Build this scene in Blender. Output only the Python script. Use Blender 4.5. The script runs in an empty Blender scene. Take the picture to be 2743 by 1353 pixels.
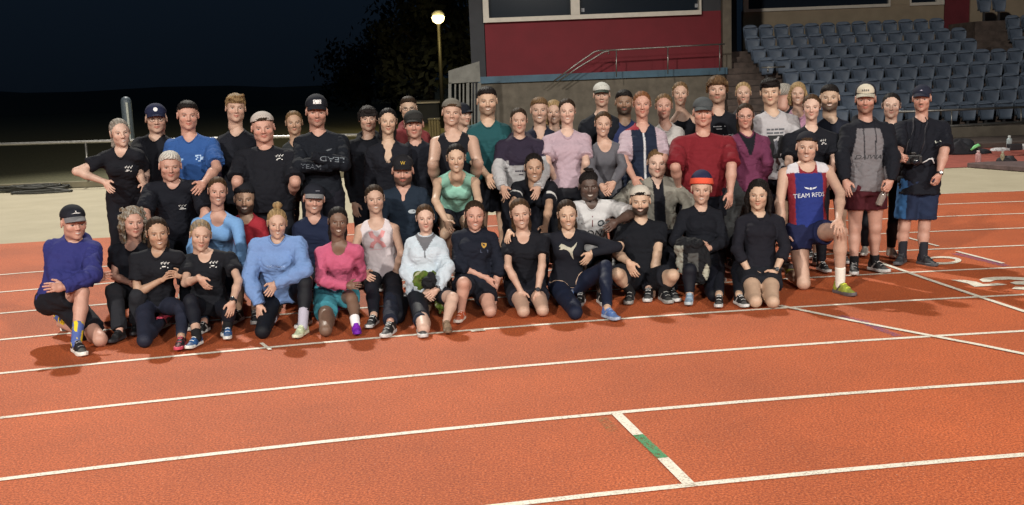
import bpy, math, random, os, sys
import numpy as np
from mathutils import Vector, Matrix
from mathutils.bvhtree import BVHTree
rng = random.Random(7)
nr = np.random.RandomState(5)
SC = bpy.context.scene
COL = SC.collection
# ------------------------------------------------------------------ camera
PW, PH = 2743.0, 1353.0
CF, CP, CR, CH = 2906.06, 0.160619, -0.0383879, 2.01965
_cp, _sp, _cr, _sr = math.cos(CP), math.sin(CP), math.cos(CR), math.sin(CR)
C_FW = np.array([0, _cp, -_sp]); _up = np.array([0, _sp, _cp]); _rt = np.array([1., 0, 0])
C_RT = _cr*_rt + _sr*_up; C_UP = -_sr*_rt + _cr*_up
CAM0 = np.array([0, 0, CH])
cd = bpy.data.cameras.new('camera'); cam = bpy.data.objects.new('camera', cd); COL.objects.link(cam)
cd.sensor_width = 36; cd.lens = CF/PW*36; cd.clip_start = .1; cd.clip_end = 3000
M = Matrix.Identity(4)
for i in range(3):
    M[i][0] = C_RT[i]; M[i][1] = C_UP[i]; M[i][2] = -C_FW[i]; M[i][3] = CAM0[i]
cam.matrix_world = M
SC.camera = cam
SC.render.resolution_x = 1024; SC.render.resolution_y = 505
# ------------------------------------------------------------------ night sky, floodlights, added fill lamp, exposure
w = bpy.data.worlds.new('World'); SC.world = w; w.use_nodes = True
nt = w.node_tree; bg = nt.nodes['Background']
geo = nt.nodes.new('ShaderNodeTexCoord'); sepn = nt.nodes.new('ShaderNodeSeparateXYZ')
nt.links.new(geo.outputs['Generated'], sepn.inputs[0])
rmp = nt.nodes.new('ShaderNodeValToRGB')
rmp.color_ramp.elements[0].position = .0; rmp.color_ramp.elements[0].color = (.0030, .0052, .0088, 1)
rmp.color_ramp.elements[1].position = .10; rmp.color_ramp.elements[1].color = (.0044, .0082, .0145, 1)
nt.links.new(sepn.outputs[2], rmp.inputs[0]); nt.links.new(rmp.outputs[0], bg.inputs[0])
bg.inputs[1].default_value = .85
SC.view_settings.view_transform = 'Standard'; SC.view_settings.look = 'None'
SC.view_settings.gamma = 1; SC.view_settings.exposure = 0
def flood(name, loc, target, watts, col, spot=50, size=.35, blend=.6):
    l = bpy.data.lights.new(name, 'SPOT'); l.energy = watts; l.color = col
    l.spot_size = math.radians(spot); l.spot_blend = blend; l.shadow_soft_size = size
    o = bpy.data.objects.new(name, l); COL.objects.link(o); o.location = loc
    o.rotation_euler = (Vector(target)-Vector(loc)).to_track_quat('-Z', 'Y').to_euler()
    return o
# tower floods behind the grandstand corner and on the infield side, plus added fill
flood('flood_or_fill', (-11, 40, 32), (0, 9, 0), 72000, (1, .95, .85), 60, .5)
flood('flood_or_fill', (-16, -20, 19), (0, 9, .8), 42000, (1, .93, .82), 50, .8)
flood('flood_or_fill', (19, -17, 18), (1, 9, .8), 29000, (1, .94, .84), 50, .8)
flood('flood_or_fill', (3, -30, 15), (0, 8.5, .3), 23000, (1, .95, .87), 30, 1.6)  # unseen soft fill lamp, added to lift the shade on the group
# ------------------------------------------------------------------ helpers
def src_ray(u, v):
    return (u-PW/2)*C_RT-(v-PH/2)*C_UP+CF*C_FW
def at(u, v, Y):
    d = src_ray(u, v); return CAM0+d*(Y/d[1])
def gnd(u, v, z=0.):
    d = src_ray(u, v); return CAM0+d*((z-CH)/d[2])
def lin(c):
    if isinstance(c, str):
        c = [int(c[i:i+2], 16)/255 for i in (0, 2, 4)]
        return np.array([x/12.92 if x <= .04045 else ((x+.055)/1.055)**2.4 for x in c])
    return np.array(c, float)
def tag(o, label=None, cat=None, group=None, kind=None):
    if label: o['label'] = label
    if cat: o['category'] = cat
    if group: o['group'] = group
    if kind: o['kind'] = kind
    return o
def nodes(name):
    m = bpy.data.materials.new(name); m.use_nodes = True
    return m, m.node_tree, m.node_tree.nodes['Principled BSDF']
def noise(nt, scale, detail=4, rough=.6, obj=True, vec=None):
    t = nt.nodes.new('ShaderNodeTexNoise'); t.inputs['Scale'].default_value = scale
    t.inputs['Detail'].default_value = detail; t.inputs['Roughness'].default_value = rough
    if vec: nt.links.new(vec, t.inputs[0])
    elif obj:
        tc = nt.nodes.new('ShaderNodeTexCoord'); nt.links.new(tc.outputs['Object'], t.inputs[0])
    return t
def ramp(nt, src, stops):
    r = nt.nodes.new('ShaderNodeValToRGB'); e = r.color_ramp.elements
    while len(e) < len(stops): e.new(.5)
    for i, (p, c) in enumerate(stops):
        e[i].position = p; e[i].color = tuple(lin(c)) + (1,) if not np.isscalar(c) else (c, c, c, 1)
    nt.links.new(src, r.inputs[0]); return r
def bump(nt, b, src, strength=.3, dist=.01):
    n = nt.nodes.new('ShaderNodeBump'); n.inputs['Strength'].default_value = strength
    n.inputs['Distance'].default_value = dist
    nt.links.new(src, n.inputs['Height']); nt.links.new(n.outputs[0], b.inputs['Normal']); return n
def mix(nt, fac, a, b, typ='MIX'):
    m = nt.nodes.new('ShaderNodeMix'); m.data_type = 'RGBA'; m.blend_type = typ
    for s, i in ((fac, 0), (a, 6), (b, 7)):
        if hasattr(s, 'default_value') or hasattr(s, 'links'): nt.links.new(s, m.inputs[i])
        elif i == 0: m.inputs[0].default_value = s
        else: m.inputs[i].default_value = tuple(lin(s))+(1,)
    return m.outputs[2]
_pm = {}
def plain(name, c, rough=.6, metal=0., nscale=30, nvar=.25, bstr=.15, bscale=200):
    if name in _pm: return _pm[name]
    m, nt, b = nodes(name); c = lin(c)
    n = noise(nt, nscale)
    r = ramp(nt, n.outputs[0], [(.3, tuple(c*(1-nvar))), (.7, tuple(np.minimum(c*(1+nvar), 1)))])
    nt.links.new(r.outputs[0], b.inputs['Base Color'])
    b.inputs['Roughness'].default_value = rough; b.inputs['Metallic'].default_value = metal
    if bstr: bump(nt, b, noise(nt, bscale, 2).outputs[0], bstr, .004)
    _pm[name] = m; return m
def emis(name, c, s):
    m, nt, b = nodes(name); b.inputs['Base Color'].default_value = (0, 0, 0, 1)
    b.inputs['Emission Color'].default_value = tuple(lin(c))+(1,); b.inputs['Emission Strength'].default_value = s
    return m
def mkmesh(name, V, F, mat, parent=None, smooth=False, col=None):
    me = bpy.data.meshes.new(name)
    V = np.asarray(V, np.float32)
    if isinstance(F, np.ndarray) and F.ndim == 2:
        n = len(F); k = F.shape[1]
        me.vertices.add(len(V)); me.vertices.foreach_set('co', V.ravel())
        me.loops.add(n*k); me.loops.foreach_set('vertex_index', F.ravel().astype(np.int32))
        me.polygons.add(n); me.polygons.foreach_set('loop_start', np.arange(0, n*k, k, dtype=np.int32))
        me.update(calc_edges=True)
    else:
        me.from_pydata([tuple(map(float, v)) for v in V], [], [tuple(int(i) for i in f) for f in F]); me.update()
    if smooth: me.polygons.foreach_set('use_smooth', np.ones(len(me.polygons), bool))
    if col is not None:
        a = me.color_attributes.new('Col', 'FLOAT_COLOR', 'POINT')
        a.data.foreach_set('color', np.hstack([col, np.ones((len(col), 1))]).astype(np.float32).ravel())
    me.materials.append(mat)
    o = bpy.data.objects.new(name, me); COL.objects.link(o)
    if parent is not None: o.parent = parent
    return o
def empty(name, loc=(0, 0, 0)):
    o = bpy.data.objects.new(name, None); COL.objects.link(o); o.location = [float(x) for x in loc]; o.empty_display_size = .2
    return o
class MB:
    def __init__(s): s.v = []; s.f = []
    def add(s, v, f):
        n = len(s.v); s.v += [tuple(x) for x in v]; s.f += [tuple(i+n for i in q) for q in f]
    def box(s, x0, x1, y0, y1, z0, z1):
        v = [(x, y, z) for z in (z0, z1) for y in (y0, y1) for x in (x0, x1)]
        s.add(v, [(0, 2, 3, 1), (4, 5, 7, 6), (0, 1, 5, 4), (2, 6, 7, 3), (0, 4, 6, 2), (1, 3, 7, 5)])
    def tube(s, pts, r, n=8, cap=True):
        pts = [np.array(p, float) for p in pts]; rr = r if hasattr(r, '__len__') else [r]*len(pts)
        rings = []
        for i, p in enumerate(pts):
            d = pts[min(i+1, len(pts)-1)]-pts[max(i-1, 0)]; d /= np.linalg.norm(d)+1e-9
            a = np.cross(d, (0, 0, 1) if abs(d[2]) < .9 else (1, 0, 0)); a /= np.linalg.norm(a); b = np.cross(d, a)
            rings += [p+rr[i]*(a*math.cos(t)+b*math.sin(t)) for t in np.arange(n)*2*math.pi/n]
        f = [(i*n+j, i*n+(j+1) % n, (i+1)*n+(j+1) % n, (i+1)*n+j) for i in range(len(pts)-1) for j in range(n)]
        if cap: f += [tuple(range(n))[::-1], tuple(range((len(pts)-1)*n, len(pts)*n))]
        s.add(rings, f)
    def lathe(s, prof, c=(0, 0, 0), n=16):
        v = [(c[0]+r*math.cos(t), c[1]+r*math.sin(t), c[2]+z) for r, z in prof for t in np.arange(n)*2*math.pi/n]
        f = [(i*n+j, i*n+(j+1) % n, (i+1)*n+(j+1) % n, (i+1)*n+j) for i in range(len(prof)-1) for j in range(n)]
        f += [tuple(range(n))[::-1], tuple(range((len(prof)-1)*n, len(prof)*n))]
        s.add(v, f)
    def build(s, name, mat, parent=None, smooth=False, loc=None, bevel=0):
        v = np.array(s.v)
        if loc is not None: v = v-np.array(loc)
        o = mkmesh(name, v, s.f, mat, parent, smooth)
        if loc is not None: o.location = [float(x) for x in loc]
        if bevel:
            b = o.modifiers.new('bevel', 'BEVEL'); b.width = bevel; b.segments = 2; b.limit_method = 'ANGLE'
        return o
# ------------------------------------------------------------------ ground: infield track, apron, grass
YAW, TY0, TC = 0.19007311, 4.9377006, 0.0318883
TN = np.array([-math.sin(YAW), math.cos(YAW)]); TR = 1/TC; TCEN = np.array([0, TY0])-TN*TR
A0 = math.atan2(TN[1], TN[0])
def tk(k, s):
    """point of the track: k lanes outward from the first visible line, s metres along it (right positive)"""
    R = TR+1.22*k; a = A0-s/TR
    return np.array([TCEN[0]+R*math.cos(a), TCEN[1]+R*math.sin(a)])
def tkinv(p):
    q = np.asarray(p)[:2]-TCEN; return (np.linalg.norm(q)-TR)/1.22, (A0-math.atan2(q[1], q[0]))*TR
def strip(name, k0, k1, s0, s1, z, mat, n=80, **kw):
    S = np.linspace(s0, s1, n); V = []
    for k in (k0, k1):
        for s in S: V.append((*tk(k, s), z))
    o = mkmesh(name, V, [(i, i+1, n+i+1, n+i) for i in range(n-1)], mat)
    for p in o.data.polygons: pass
    return o
m_track, nt_, b_ = nodes('red rubber track')
tc = nt_.nodes.new('ShaderNodeTexCoord')
n1 = noise(nt_, 75, 4, .8); n2 = noise(nt_, .55, 4, .6); n3 = noise(nt_, 70, 1, .5); n4 = noise(nt_, 7, 5, .75)
r1 = ramp(nt_, n1.outputs[0], [(.38, (.21, .036, .009)), (.50, (.46, .086, .018)), (.63, (.70, .185, .055))])
r2 = ramp(nt_, n2.outputs[0], [(.28, (.76, .76, .80)), (.72, (1.12, 1.14, 1.20))])
o1 = mix(nt_, 1., r1.outputs[0], r2.outputs[0], 'MULTIPLY')
r4 = ramp(nt_, n4.outputs[0], [(.28, (.92, .93, .93)), (.5, (1.0, 1.0, 1.0)), (.72, (1.05, 1.06, 1.07))])
o1 = mix(nt_, 1., o1, r4.outputs[0], 'MULTIPLY')
r3 = ramp(nt_, n3.outputs[0], [(.71, 0.), (.75, .8)])
o2 = mix(nt_, r3.outputs[0], o1, (.62, .30, .20))
nt_.links.new(o2, b_.inputs['Base Color']); b_.inputs['Roughness'].default_value = .75
bump(nt_, b_, n1.outputs[0], .9, .006)
m_line, nt_, b_ = nodes('worn white line paint')
n1 = noise(nt_, 75, 4, .8); n2 = noise(nt_, 5, 2)
mm = nt_.nodes.new('ShaderNodeMath'); mm.operation = 'MULTIPLY_ADD'; nt_.links.new(n2.outputs[0], mm.inputs[0]); mm.inputs[1].default_value = .22
nt_.links.new(n1.outputs[0], mm.inputs[2])
r1 = ramp(nt_, mm.outputs[0], [(.47, (.26, .17, .12)), (.53, (.66, .61, .52)), (.68, (.82, .78, .68))])
nt_.links.new(r1.outputs[0], b_.inputs['Base Color']); b_.inputs['Roughness'].default_value = .6
bump(nt_, b_, noise(nt_, 170, 3, .75).outputs[0], .5, .004)
def worn(name, c, lo, hi, amax=.9):
    m, nt_, b_ = nodes(name); n1 = noise(nt_, 60, 5, .85)
    r = ramp(nt_, n1.outputs[0], [(lo, 0.), (hi, amax)])
    b_.inputs['Base Color'].default_value = tuple(c)+(1,); b_.inputs['Roughness'].default_value = .7
    nt_.links.new(r.outputs[0], b_.inputs['Alpha']); return m
m_grass = plain('dry dark grass', (.13, .125, .065), .9, 0, 18, .5, .8, 90)
m_apron, nt_, b_ = nodes('pale sandy apron paving')
n1 = noise(nt_, 1.3, 5, .6); n2 = noise(nt_, 60, 3)
r1 = ramp(nt_, n1.outputs[0], [(.3, (.38, .335, .235)), (.7, (.45, .40, .285))])
r2 = ramp(nt_, n2.outputs[0], [(.3, (.92, .92, .92)), (.7, (1.05, 1.05, 1.05))])
nt_.links.new(mix(nt_, 1., r1.outputs[0], r2.outputs[0], 'MULTIPLY'), b_.inputs['Base Color']); b_.inputs['Roughness'].default_value = .85
bump(nt_, b_, n2.outputs[0], .3, .004)
g = MB(); g.add([(-900, -200, -.012), (900, -200, -.012), (900, 1500, -.012), (-900, 1500, -.012)], [(0, 1, 2, 3)])
tag(g.build('ground', m_grass), kind='structure')
tag(strip('apron', 8.6, 16.6, -40, 45, -.004, m_apron), kind='structure')
tag(strip('track', -6, 9.05, -40, 45, 0, m_track, 120), kind='structure')
k_l = tkinv(gnd(0, 643)); 
# the red surface widens a little towards the left
S = np.linspace(-22, 2, 30); V = [(*tk(8.8, s), .001) for s in S]+[(*tk(9.02+.75*max(0, min(1, (-s-1)/6)), s), .001) for s in S]
tag(mkmesh('track_edge', V, [(i, i+1, 31+i, 30+i) for i in range(29)], m_track), kind='structure')
for k in range(-1, 9):
    s0 = -40 if k < 8 else -1.5
    tag(strip('lane_line', k-.021, k+.021, s0, 45, .004, m_line, 140), kind='structure')
tag(strip('lane_line', 9.0, 9.03, .5, 45, .004, m_line, 100), kind='structure')
def gpoly(name, pts, mat, z=.0065, F=None):
    V = [gnd(u, v)*[1, 1, 0]+[0, 0, z] for u, v in pts]
    return tag(mkmesh(name, V, F or [tuple(range(len(V)))], mat), kind='structure')
def gline(name, pts, wd, mat, z=.006):
    P = [gnd(u, v)[:2] for u, v in pts]; V = []
    for i, p in enumerate(P):
        d = P[min(i+1, len(P)-1)]-P[max(0, i-1)]; d /= np.linalg.norm(d); n = np.array([-d[1], d[0]])*wd/2
        V += [(*(p-n), z), (*(p+n), z)]
    return tag(mkmesh(name, V, [(2*i, 2*i+2, 2*i+3, 2*i+1) for i in range(len(P)-1)], mat), kind='structure')
m_green = worn('worn green paint', (.05, .30, .13), .38, .52); m_green2 = worn('faded green paint', (.16, .24, .09), .50, .66, .7)
m_purple = worn('worn violet paint', (.16, .10, .30), .44, .62, .75)
gline('start_line', [(2088, 820), (2290, 862), (2490, 900.5), (2620, 925), (2800, 962), (3300, 1068)], .05, m_line, .0075)
gline('start_line', [(2352, 703), (2480, 748), (2622, 796), (2743, 836), (2800, 856), (3300, 1030)], .05, m_line, .0075)
gline('start_line', [(2432, 638), (2514, 661)], .04, m_line, .0075)
gline('relay_mark', [(2563, 675), (2688, 707)], .045, m_line, .0075)
gline('relay_mark', [(2556, 680), (2698, 714)], .10, m_purple, .006)
gline('relay_mark', [(2250, 848), (2300, 860), (2330, 866)], .06, m_purple, .009)
gline('relay_mark', [(2325, 870), (2362, 885), (2406, 902)], .07, m_purple, .006)
def gquad(a, b, w0, mat, z=.0075): return gline('relay_mark', [a, b], w0, mat, z)
gquad((1648, 1107), (1709, 1167.5), .062, m_line); gquad((1709, 1167.5), (1776, 1230), .062, m_green); gquad((1776, 1230), (1849, 1303), .062, m_line)
gquad((1609, 1118), (1648, 1160), .07, m_green2, .006)
def L2(u, v): return (2343+u*.4329, 450+v*.4329)
ring = []
for q in range(33):
    t = q*2*math.pi/32; ring += [L2(415+122*math.cos(t), 575+25*math.sin(t)), L2(412+88*math.cos(t), 574+14*math.sin(t))]
gpoly('lane_number', ring, m_line, .0065, [(2*i, 2*i+2, 2*i+3, 2*i+1) for i in range(32)])
def L6(u, v): return (2540+u*203/2150, 680+v*203/2150)
st = [((880, 750), (980, 815)), ((1000, 700), (1200, 810)), ((1300, 672), (1330, 762)), ((1700, 668), (1720, 745)), ((2200, 690), (2150, 770)), ((2700, 770), (2500, 820)), ((2850, 880), (2600, 870)), ((2700, 1000), (2450, 930)), ((2200, 1040), (2150, 960)), ((1800, 1010), (1900, 950))]
gpoly('lane_number', [L6(*p) for q in st for p in q], m_line, .0065, [(2*i, 2*i+2, 2*i+3, 2*i+1) for i in range(len(st)-1)])
gpoly('lane_number', [L6(*p) for p in [(60, 755), (450, 760), (800, 810), (1000, 880), (1400, 850), (1680, 890), (1500, 910), (820, 950), (740, 950), (560, 860)]], m_line, .0067)
gpoly('lane_number', [L6(*p) for p in [(1750, 840), (1900, 800), (2300, 790), (2300, 900), (1900, 885)]], m_line, .0067)
gline('tape_mark', [(700, 921), (724, 939)], .03, m_line, .0085)
gline('tape_mark', [(1262, 889.5), (1300, 886)], .04, m_line, .0085)
# ------------------------------------------------------------------ grandstand building
m_conc = plain('grey brown concrete', (.15, .13, .105), .85, 0, 3, .25, .4, 60)
m_step = plain('brown stained concrete steps', (.10, .075, .066), .85, 0, 4, .4, .4, 60)
m_redw = plain('dark red painted wall', (.165, .010, .020), .75, 0, 1.2, .12, .15, 90)
m_blueb = plain('blue painted slab edge', (.045, .11, .17), .55, 0, 2, .3, .2)
m_beige = plain('beige rendered wall', (.31, .25, .18), .8, 0, 2, .12, .2)
m_white = plain('off white window frame', (.62, .58, .52), .5, 0, 6, .08, .05)
m_maroon = plain('maroon door paint', (.14, .02, .03), .5, 0, 2, .15, .1)
m_dark = plain('dark blue grey wall', (.03, .033, .042), .7, 0, 2, .2, .1)
m_galv = plain('galvanised steel tube', (.33, .325, .31), .38, .8, 12, .2, .1)
m_glass, nt_, b_ = nodes('dark window glass')
b_.inputs['Base Color'].default_value = (.012, .018, .028, 1); b_.inputs['Roughness'].default_value = .12
bump(nt_, b_, noise(nt_, 1.2, 2).outputs[0], .05, .01)
def X(u, v, Y): return at(u, v, Y)[0]
def Z(u, v, Y): return at(u, v, Y)[2]
YB = 33.
bd = empty('grandstand_building', (X(1500, 200, YB), YB, 0))
tag(bd, 'large grandstand building with dark red wall, long dark windows and concrete base', 'building')
def bb(name, x0, x1, y0, y1, z0, z1, mat, par=bd, bev=0):
    b = MB(); b.box(x0, x1, y0, y1, z0, z1); l = np.array(par.location)
    return b.build(name, mat, par, False, None) if par is None else _loc(b, name, mat, par, l, bev)
def _loc(b, name, mat, par, l, bev=0, smooth=False):
    v = np.array(b.v)-l; o = mkmesh(name, v, b.f, mat, par, smooth)
    if bev:
        m = o.modifiers.new('bevel', 'BEVEL'); m.width = bev; m.segments = 2
    return o
xl, xr = X(1300, 120, YB), X(1937, 110, YB)
zs = (Z(1294, 50, YB)+Z(1880, 30, YB))/2; zb = Z(1600, 194, YB); zc = Z(1600, 212, YB)
bb('base_wall', xl-.2, xr+.1, YB, YB+10, 0, zc, m_conc)
bb('slab_edge', xl-.25, xr+.1, YB-.12, YB+10, zc, zb, m_blueb)
bb('red_wall', xl, xr, YB+.3, YB+10, zb, zs, m_redw)
zt = zs+2.6
bb('side_pillar', xl-.45, xl-.02, YB+.25, YB+10, 0, zt, m_dark)
bb('upper_wall', X(1882, 20, YB), xr, YB+.32, YB+10, zs, zt, m_dark)
# the long window over the red wall
wf = MB(); xw0, xw1 = X(1294, 40, YB), X(1881, 20, YB)
wf.box(xw0, xw1, YB+.12, YB+.5, zs-.10, zs+.03)
wf.box(xw0, xw0+.17, YB+.13, YB+.5, zs+.03, zt); wf.box(X(1530, 30, YB), X(1554, 30, YB), YB+.1, YB+.5, zs+.03, zt)
wf.box(xw1-.06, xw1, YB+.13, YB+.5, zs+.03, zt)
wfo = _loc(wf, 'window', m_white, bd, np.array(bd.location))
gp = MB(); gp.box(xw0+.17, xw1-.06, YB+.4, YB+.42, zs+.03, zt)
_loc(gp, 'pane', m_glass, wfo, np.array(bd.location))
st_ = MB()
for u, v in ((1561, 27), (1866, 15)):
    st_ = MB(); p = at(u, v, YB+.38); st_.box(p[0]-.05, p[0]+.05, YB+.385, YB+.395, p[2]-.055, p[2]+.055)
    _loc(st_, 'window_sticker', plain('pale sticker', (.3, .32, .36), .6), wfo, np.array(bd.location))
bb('grey_pillar', X(1938, 50, YB), X(1961, 50, YB), YB+.1, YB+.9, 1.5, zt, m_conc)
# rear wall over the seats
YW = 38.
rw = empty('rear_wall', (X(2200, 50, YW), YW, 0)); tag(rw, 'beige rear wall with windows above the top row of blue seats', 'wall')
zs2 = (Z(1998, 31, YW)+Z(2380, 12, YW))/2; zt2 = zs2+2
bb('wall_panel', X(1991, 50, YW), X(2528, 50, YW), YW, YW+.3, 1.5, zs2, m_beige, rw)
bb('wall_panel', X(2384, 5, YW), X(2436, 5, YW), YW+.002, YW+.3, zs2+.003, zt2, m_beige, rw)
bb('door', X(2528, 50, YW), X(2600, 50, YW), YW+.1, YW+.3, 1.5, zt2, m_maroon, rw, .02)
bb('recess', X(1958, 50, YW), X(1990, 50, YW), YW+1, YW+1.3, 1.5, zt2, m_dark, rw)
bb('wall_panel', X(2600, 50, YW), X(2743, 50, YW)+8, YW+.04, YW+.3, 1.5, zt2, m_beige, rw)
for i, (ua, ub) in enumerate(((1991, 2384), (2436, 2528))):
    f = MB(); xa, xb = X(ua, 20, YW), X(ub, 20, YW)
    f.box(xa, xb, YW-.06, YW+.1, zs2-.05, zs2+.05)
    f.box(xa, xa+(.17 if i == 0 else .05), YW-.05, YW+.1, zs2+.05, zt2); f.box(xb-(.05 if i == 0 else .26), xb, YW-.05, YW+.1, zs2+.05, zt2)
    fo = _loc(f, 'window', m_white, rw, np.array(rw.location))
    gp = MB(); gp.box(xa+.05, xb-.05, YW+.08, YW+.1, zs2+.05, zt2); _loc(gp, 'pane', m_glass, fo, np.array(rw.location))
# terraces: eight rows and two above them on the right
def rowY(i): return 29+.8*i
def rowZ(i): return .11+.345*i
ter = MB(); xs0 = X(1925, 200, 30)
te = empty('terrace', (X(2300, 300, 29), 29, 0)); tag(te, 'stepped brown concrete terrace of the grandstand under the blue seats', 'terrace')
for i in range(0, 10):
    x0 = X(1940, 150, rowY(i)) if i < 8 else X(2600, 50, rowY(i)); x1 = 24 if i < 8 else 26
    ter.box(x0, x1, rowY(i)-.38, rowY(i)+.42 if i < 9 else 38, 0, rowZ(i)+(.0))
_loc(ter, 'terrace_steps', m_step, te, np.array(te.location), .015)
for i in range(1, 8):
    Y = rowY(i)-.38
    for u_, w__ in ((1942, 1.0), (2640, .75)):
        ai = MB(); ai.box(X(u_, 150, Y), X(u_, 150, Y)+w__, Y-.4, Y-.003, rowZ(i-1)+.003, rowZ(i)-.17); _loc(ai, 'aisle_step', m_step, te, np.array(te.location), .01)
bb('front_wall', X(1940, 300, 27), 26, 27, 27.25, 0, .36, m_conc, te, .015)
bb('front_step', X(1940, 300, 25), 26, 24.8, 26.99, 0, .11, m_step, te, .015)
m_redpad = plain('red rubber forecourt', (.30, .07, .05), .8, 0, 5, .25, .5, 150)
for nm, (ua, ub, ya, yb), z, mt in (('forecourt', (1500, 2900, 20.45, 24.8), .004, m_redpad),):
    b = MB(); b.add([(X(ua, 450, 20), ya, z), (20, ya, z), (20, yb, z), (X(ua, 450, 24), yb, z)], [(0, 1, 2, 3)]); tag(b.build(nm, mt), kind='structure')
mt_ = MB(); p = [gnd(2590, 449), gnd(2760, 462.5), gnd(2780, 444), gnd(2650, 445)]
v = [(*q[:2], z) for z in (.005, .09) for q in p]; mt_.add(v, [(3, 2, 1, 0), (4, 5, 6, 7), (0, 1, 5, 4), (1, 2, 6, 5), (2, 3, 7, 6), (3, 0, 4, 7)])
tag(mt_.build('landing_mat', plain('dark brown mat', (.10, .065, .065), .8, 0, 8, .3), loc=(p[0][0], p[0][1], 0), bevel=.01), 'flat dark brown mat lying at the edge of the pale apron', 'mat')
# guard rails
def rail(name, label, parts, cat='railing', mat=m_galv):
    o = None; first = np.array(parts[0][1][0]); e = empty(name, (first[0], first[1], 0)); tag(e, label, cat)
    for nm, pts, r in parts:
        b = MB(); b.tube(pts, r, 8); _loc(b, nm, mat, e, np.array(e.location), 0, True)
    return e
R_ = 32.2
a_ = lambda u, v, Y=R_: at(u, v, Y)
rail('stair_handrail', 'thin steel handrail climbing in front of the dark red wall', [
    ('top_rail', [a_(1608, 136), a_(1700, 131), a_(1820, 124), a_(1942, 118)], .022),
    ('sloping_rail', [a_(1484, 217), a_(1540, 175), a_(1592, 139), a_(1602, 136), a_(1615, 134.5)], .022),
    ('sloping_rail', [a_(1494, 219), a_(1550, 180), a_(1618, 139), a_(1630, 137), a_(1632, 143), a_(1628, 145)], .022)]
    + [('post', [a_(u, v), a_(u, v2)], .018) for u, v, v2 in ((1651, 134, 206), (1789, 126, 198), (1928, 119, 190))])
rail('front_railing', 'low steel railing along the front row of blue seats', [
    ('top_rail', [a_(2380, 301, 27.1), a_(2560, 294, 27.1), a_(2760, 286, 27.1)], .03),
    ('lower_rail', [a_(2380, 346, 27.1), a_(2560, 337, 27.1), a_(2760, 326, 27.1)], .035)]
    + [('post', [a_(u, v, 27.1), a_(u, v2, 27.1)], .018) for u, v, v2 in ((2549, 295, 347), (2632, 333, 352), (2735, 288, 345))])
rail('stub_railing', 'short steel rail at the left end of the fourth seat row', [
    ('top_rail', [a_(2040, 181, 31.6), a_(2103, 179, 31.6)], .025), ('post', [a_(2057, 181, 31.6), a_(2057, 194, 31.6)], .025)])
# ------------------------------------------------------------------ folding seats
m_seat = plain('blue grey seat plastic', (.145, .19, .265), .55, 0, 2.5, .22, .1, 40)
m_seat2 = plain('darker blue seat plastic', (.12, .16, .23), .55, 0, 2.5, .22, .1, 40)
def shell(wt, wb, z0, z1, y0, bow, thick, nx=8, nz=6, cap=.05):
    v = []; f = []
    for s in (0, 1):
        for j in range(nz+1):
            t = j/nz; z = z0+(z1-z0)*t; hw = (wb+(wt-wb)*min(1, t*1.5))/2
            for i in range(nx+1):
                q = 2*i/nx-1; dz = -cap*abs(q)**4*t**3
                v.append((q*hw, y0+bow*(q*q)*-1+s*thick+.05*t*t, z+dz))
    N = (nx+1)*(nz+1)
    for j in range(nz):
        for i in range(nx):
            a = j*(nx+1)+i; f.append((a, a+1, a+nx+2, a+nx+1)); f.append((N+a, N+a+nx+1, N+a+nx+2, N+a+1))
    for i in range(nx):
        a = nz*(nx+1)+i; f.append((a, a+1, N+a+1, N+a)); f.append((i+1, i, N+i, N+i+1))
    for j in range(nz):
        a = j*(nx+1); f.append((a+nx+1, a, N+a, N+a+nx+1)); a += nx; f.append((a, a+nx+1, N+a+nx+1, N+a))
    return v, f
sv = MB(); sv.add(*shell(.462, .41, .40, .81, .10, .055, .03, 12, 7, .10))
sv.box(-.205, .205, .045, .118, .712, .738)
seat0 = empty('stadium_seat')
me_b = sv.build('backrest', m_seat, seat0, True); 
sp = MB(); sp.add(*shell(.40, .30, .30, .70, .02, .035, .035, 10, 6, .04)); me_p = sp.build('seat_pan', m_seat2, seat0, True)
sb = MB(); sb.box(-.03, .03, .06, .12, .0, .42); sb.box(-.20, .20, .10, .13, .36, .40); sb.build('bracket', plain('dark bracket', (.04, .04, .045), .5), seat0)
ORD = 'first second third fourth fifth sixth seventh eighth ninth tenth eleventh twelfth thirteenth fourteenth fifteenth sixteenth seventeenth eighteenth'.split()
def seat_row(i, u0, u1, block, off=0):
    Y = rowY(i); v = 160; xa, xb = X(u0, v, Y), X(u1, v, Y); n = int((xb-xa)/.488+.5)
    for k in range(n):
        o = seat0 if not seat_row.used else seat0.copy()
        if seat_row.used:
            COL.objects.link(o)
            for ch in list(seat0.children):
                c = ch.copy(); COL.objects.link(c); c.parent = o
        seat_row.used = True
        o.location = (xa+.24+.488*k, Y+rng.uniform(-.012, .012), rowZ(i)); o.rotation_euler = (rng.uniform(-.05, .02), 0, rng.uniform(-.03, .03))
        o['category'] = 'stadium seat'; o['group'] = 'blue folding stadium seats in the grandstand'
        o['label'] = 'folded blue stadium seat, %s from left in %s row, %s block' % (ORD[k], ORD[i]+' lowest' if i else 'lowest', block)
seat_row.used = False
for i, u0, u1 in ((0, 2180, 2860), (1, 2155, 2850), (2, 2128, 2830), (3, 2098, 2790), (4, 2033, 2743), (5, 2012, 2618), (6, 1996, 2580), (7, 1991, 2546)):
    seat_row(i, u0, u1, 'main')
for i, u0, u1 in ((5, 2712, 2800), (6, 2700, 2800), (7, 2692, 2790), (9, 2615, 2695)): seat_row(i, u0, u1, 'far right')
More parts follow.
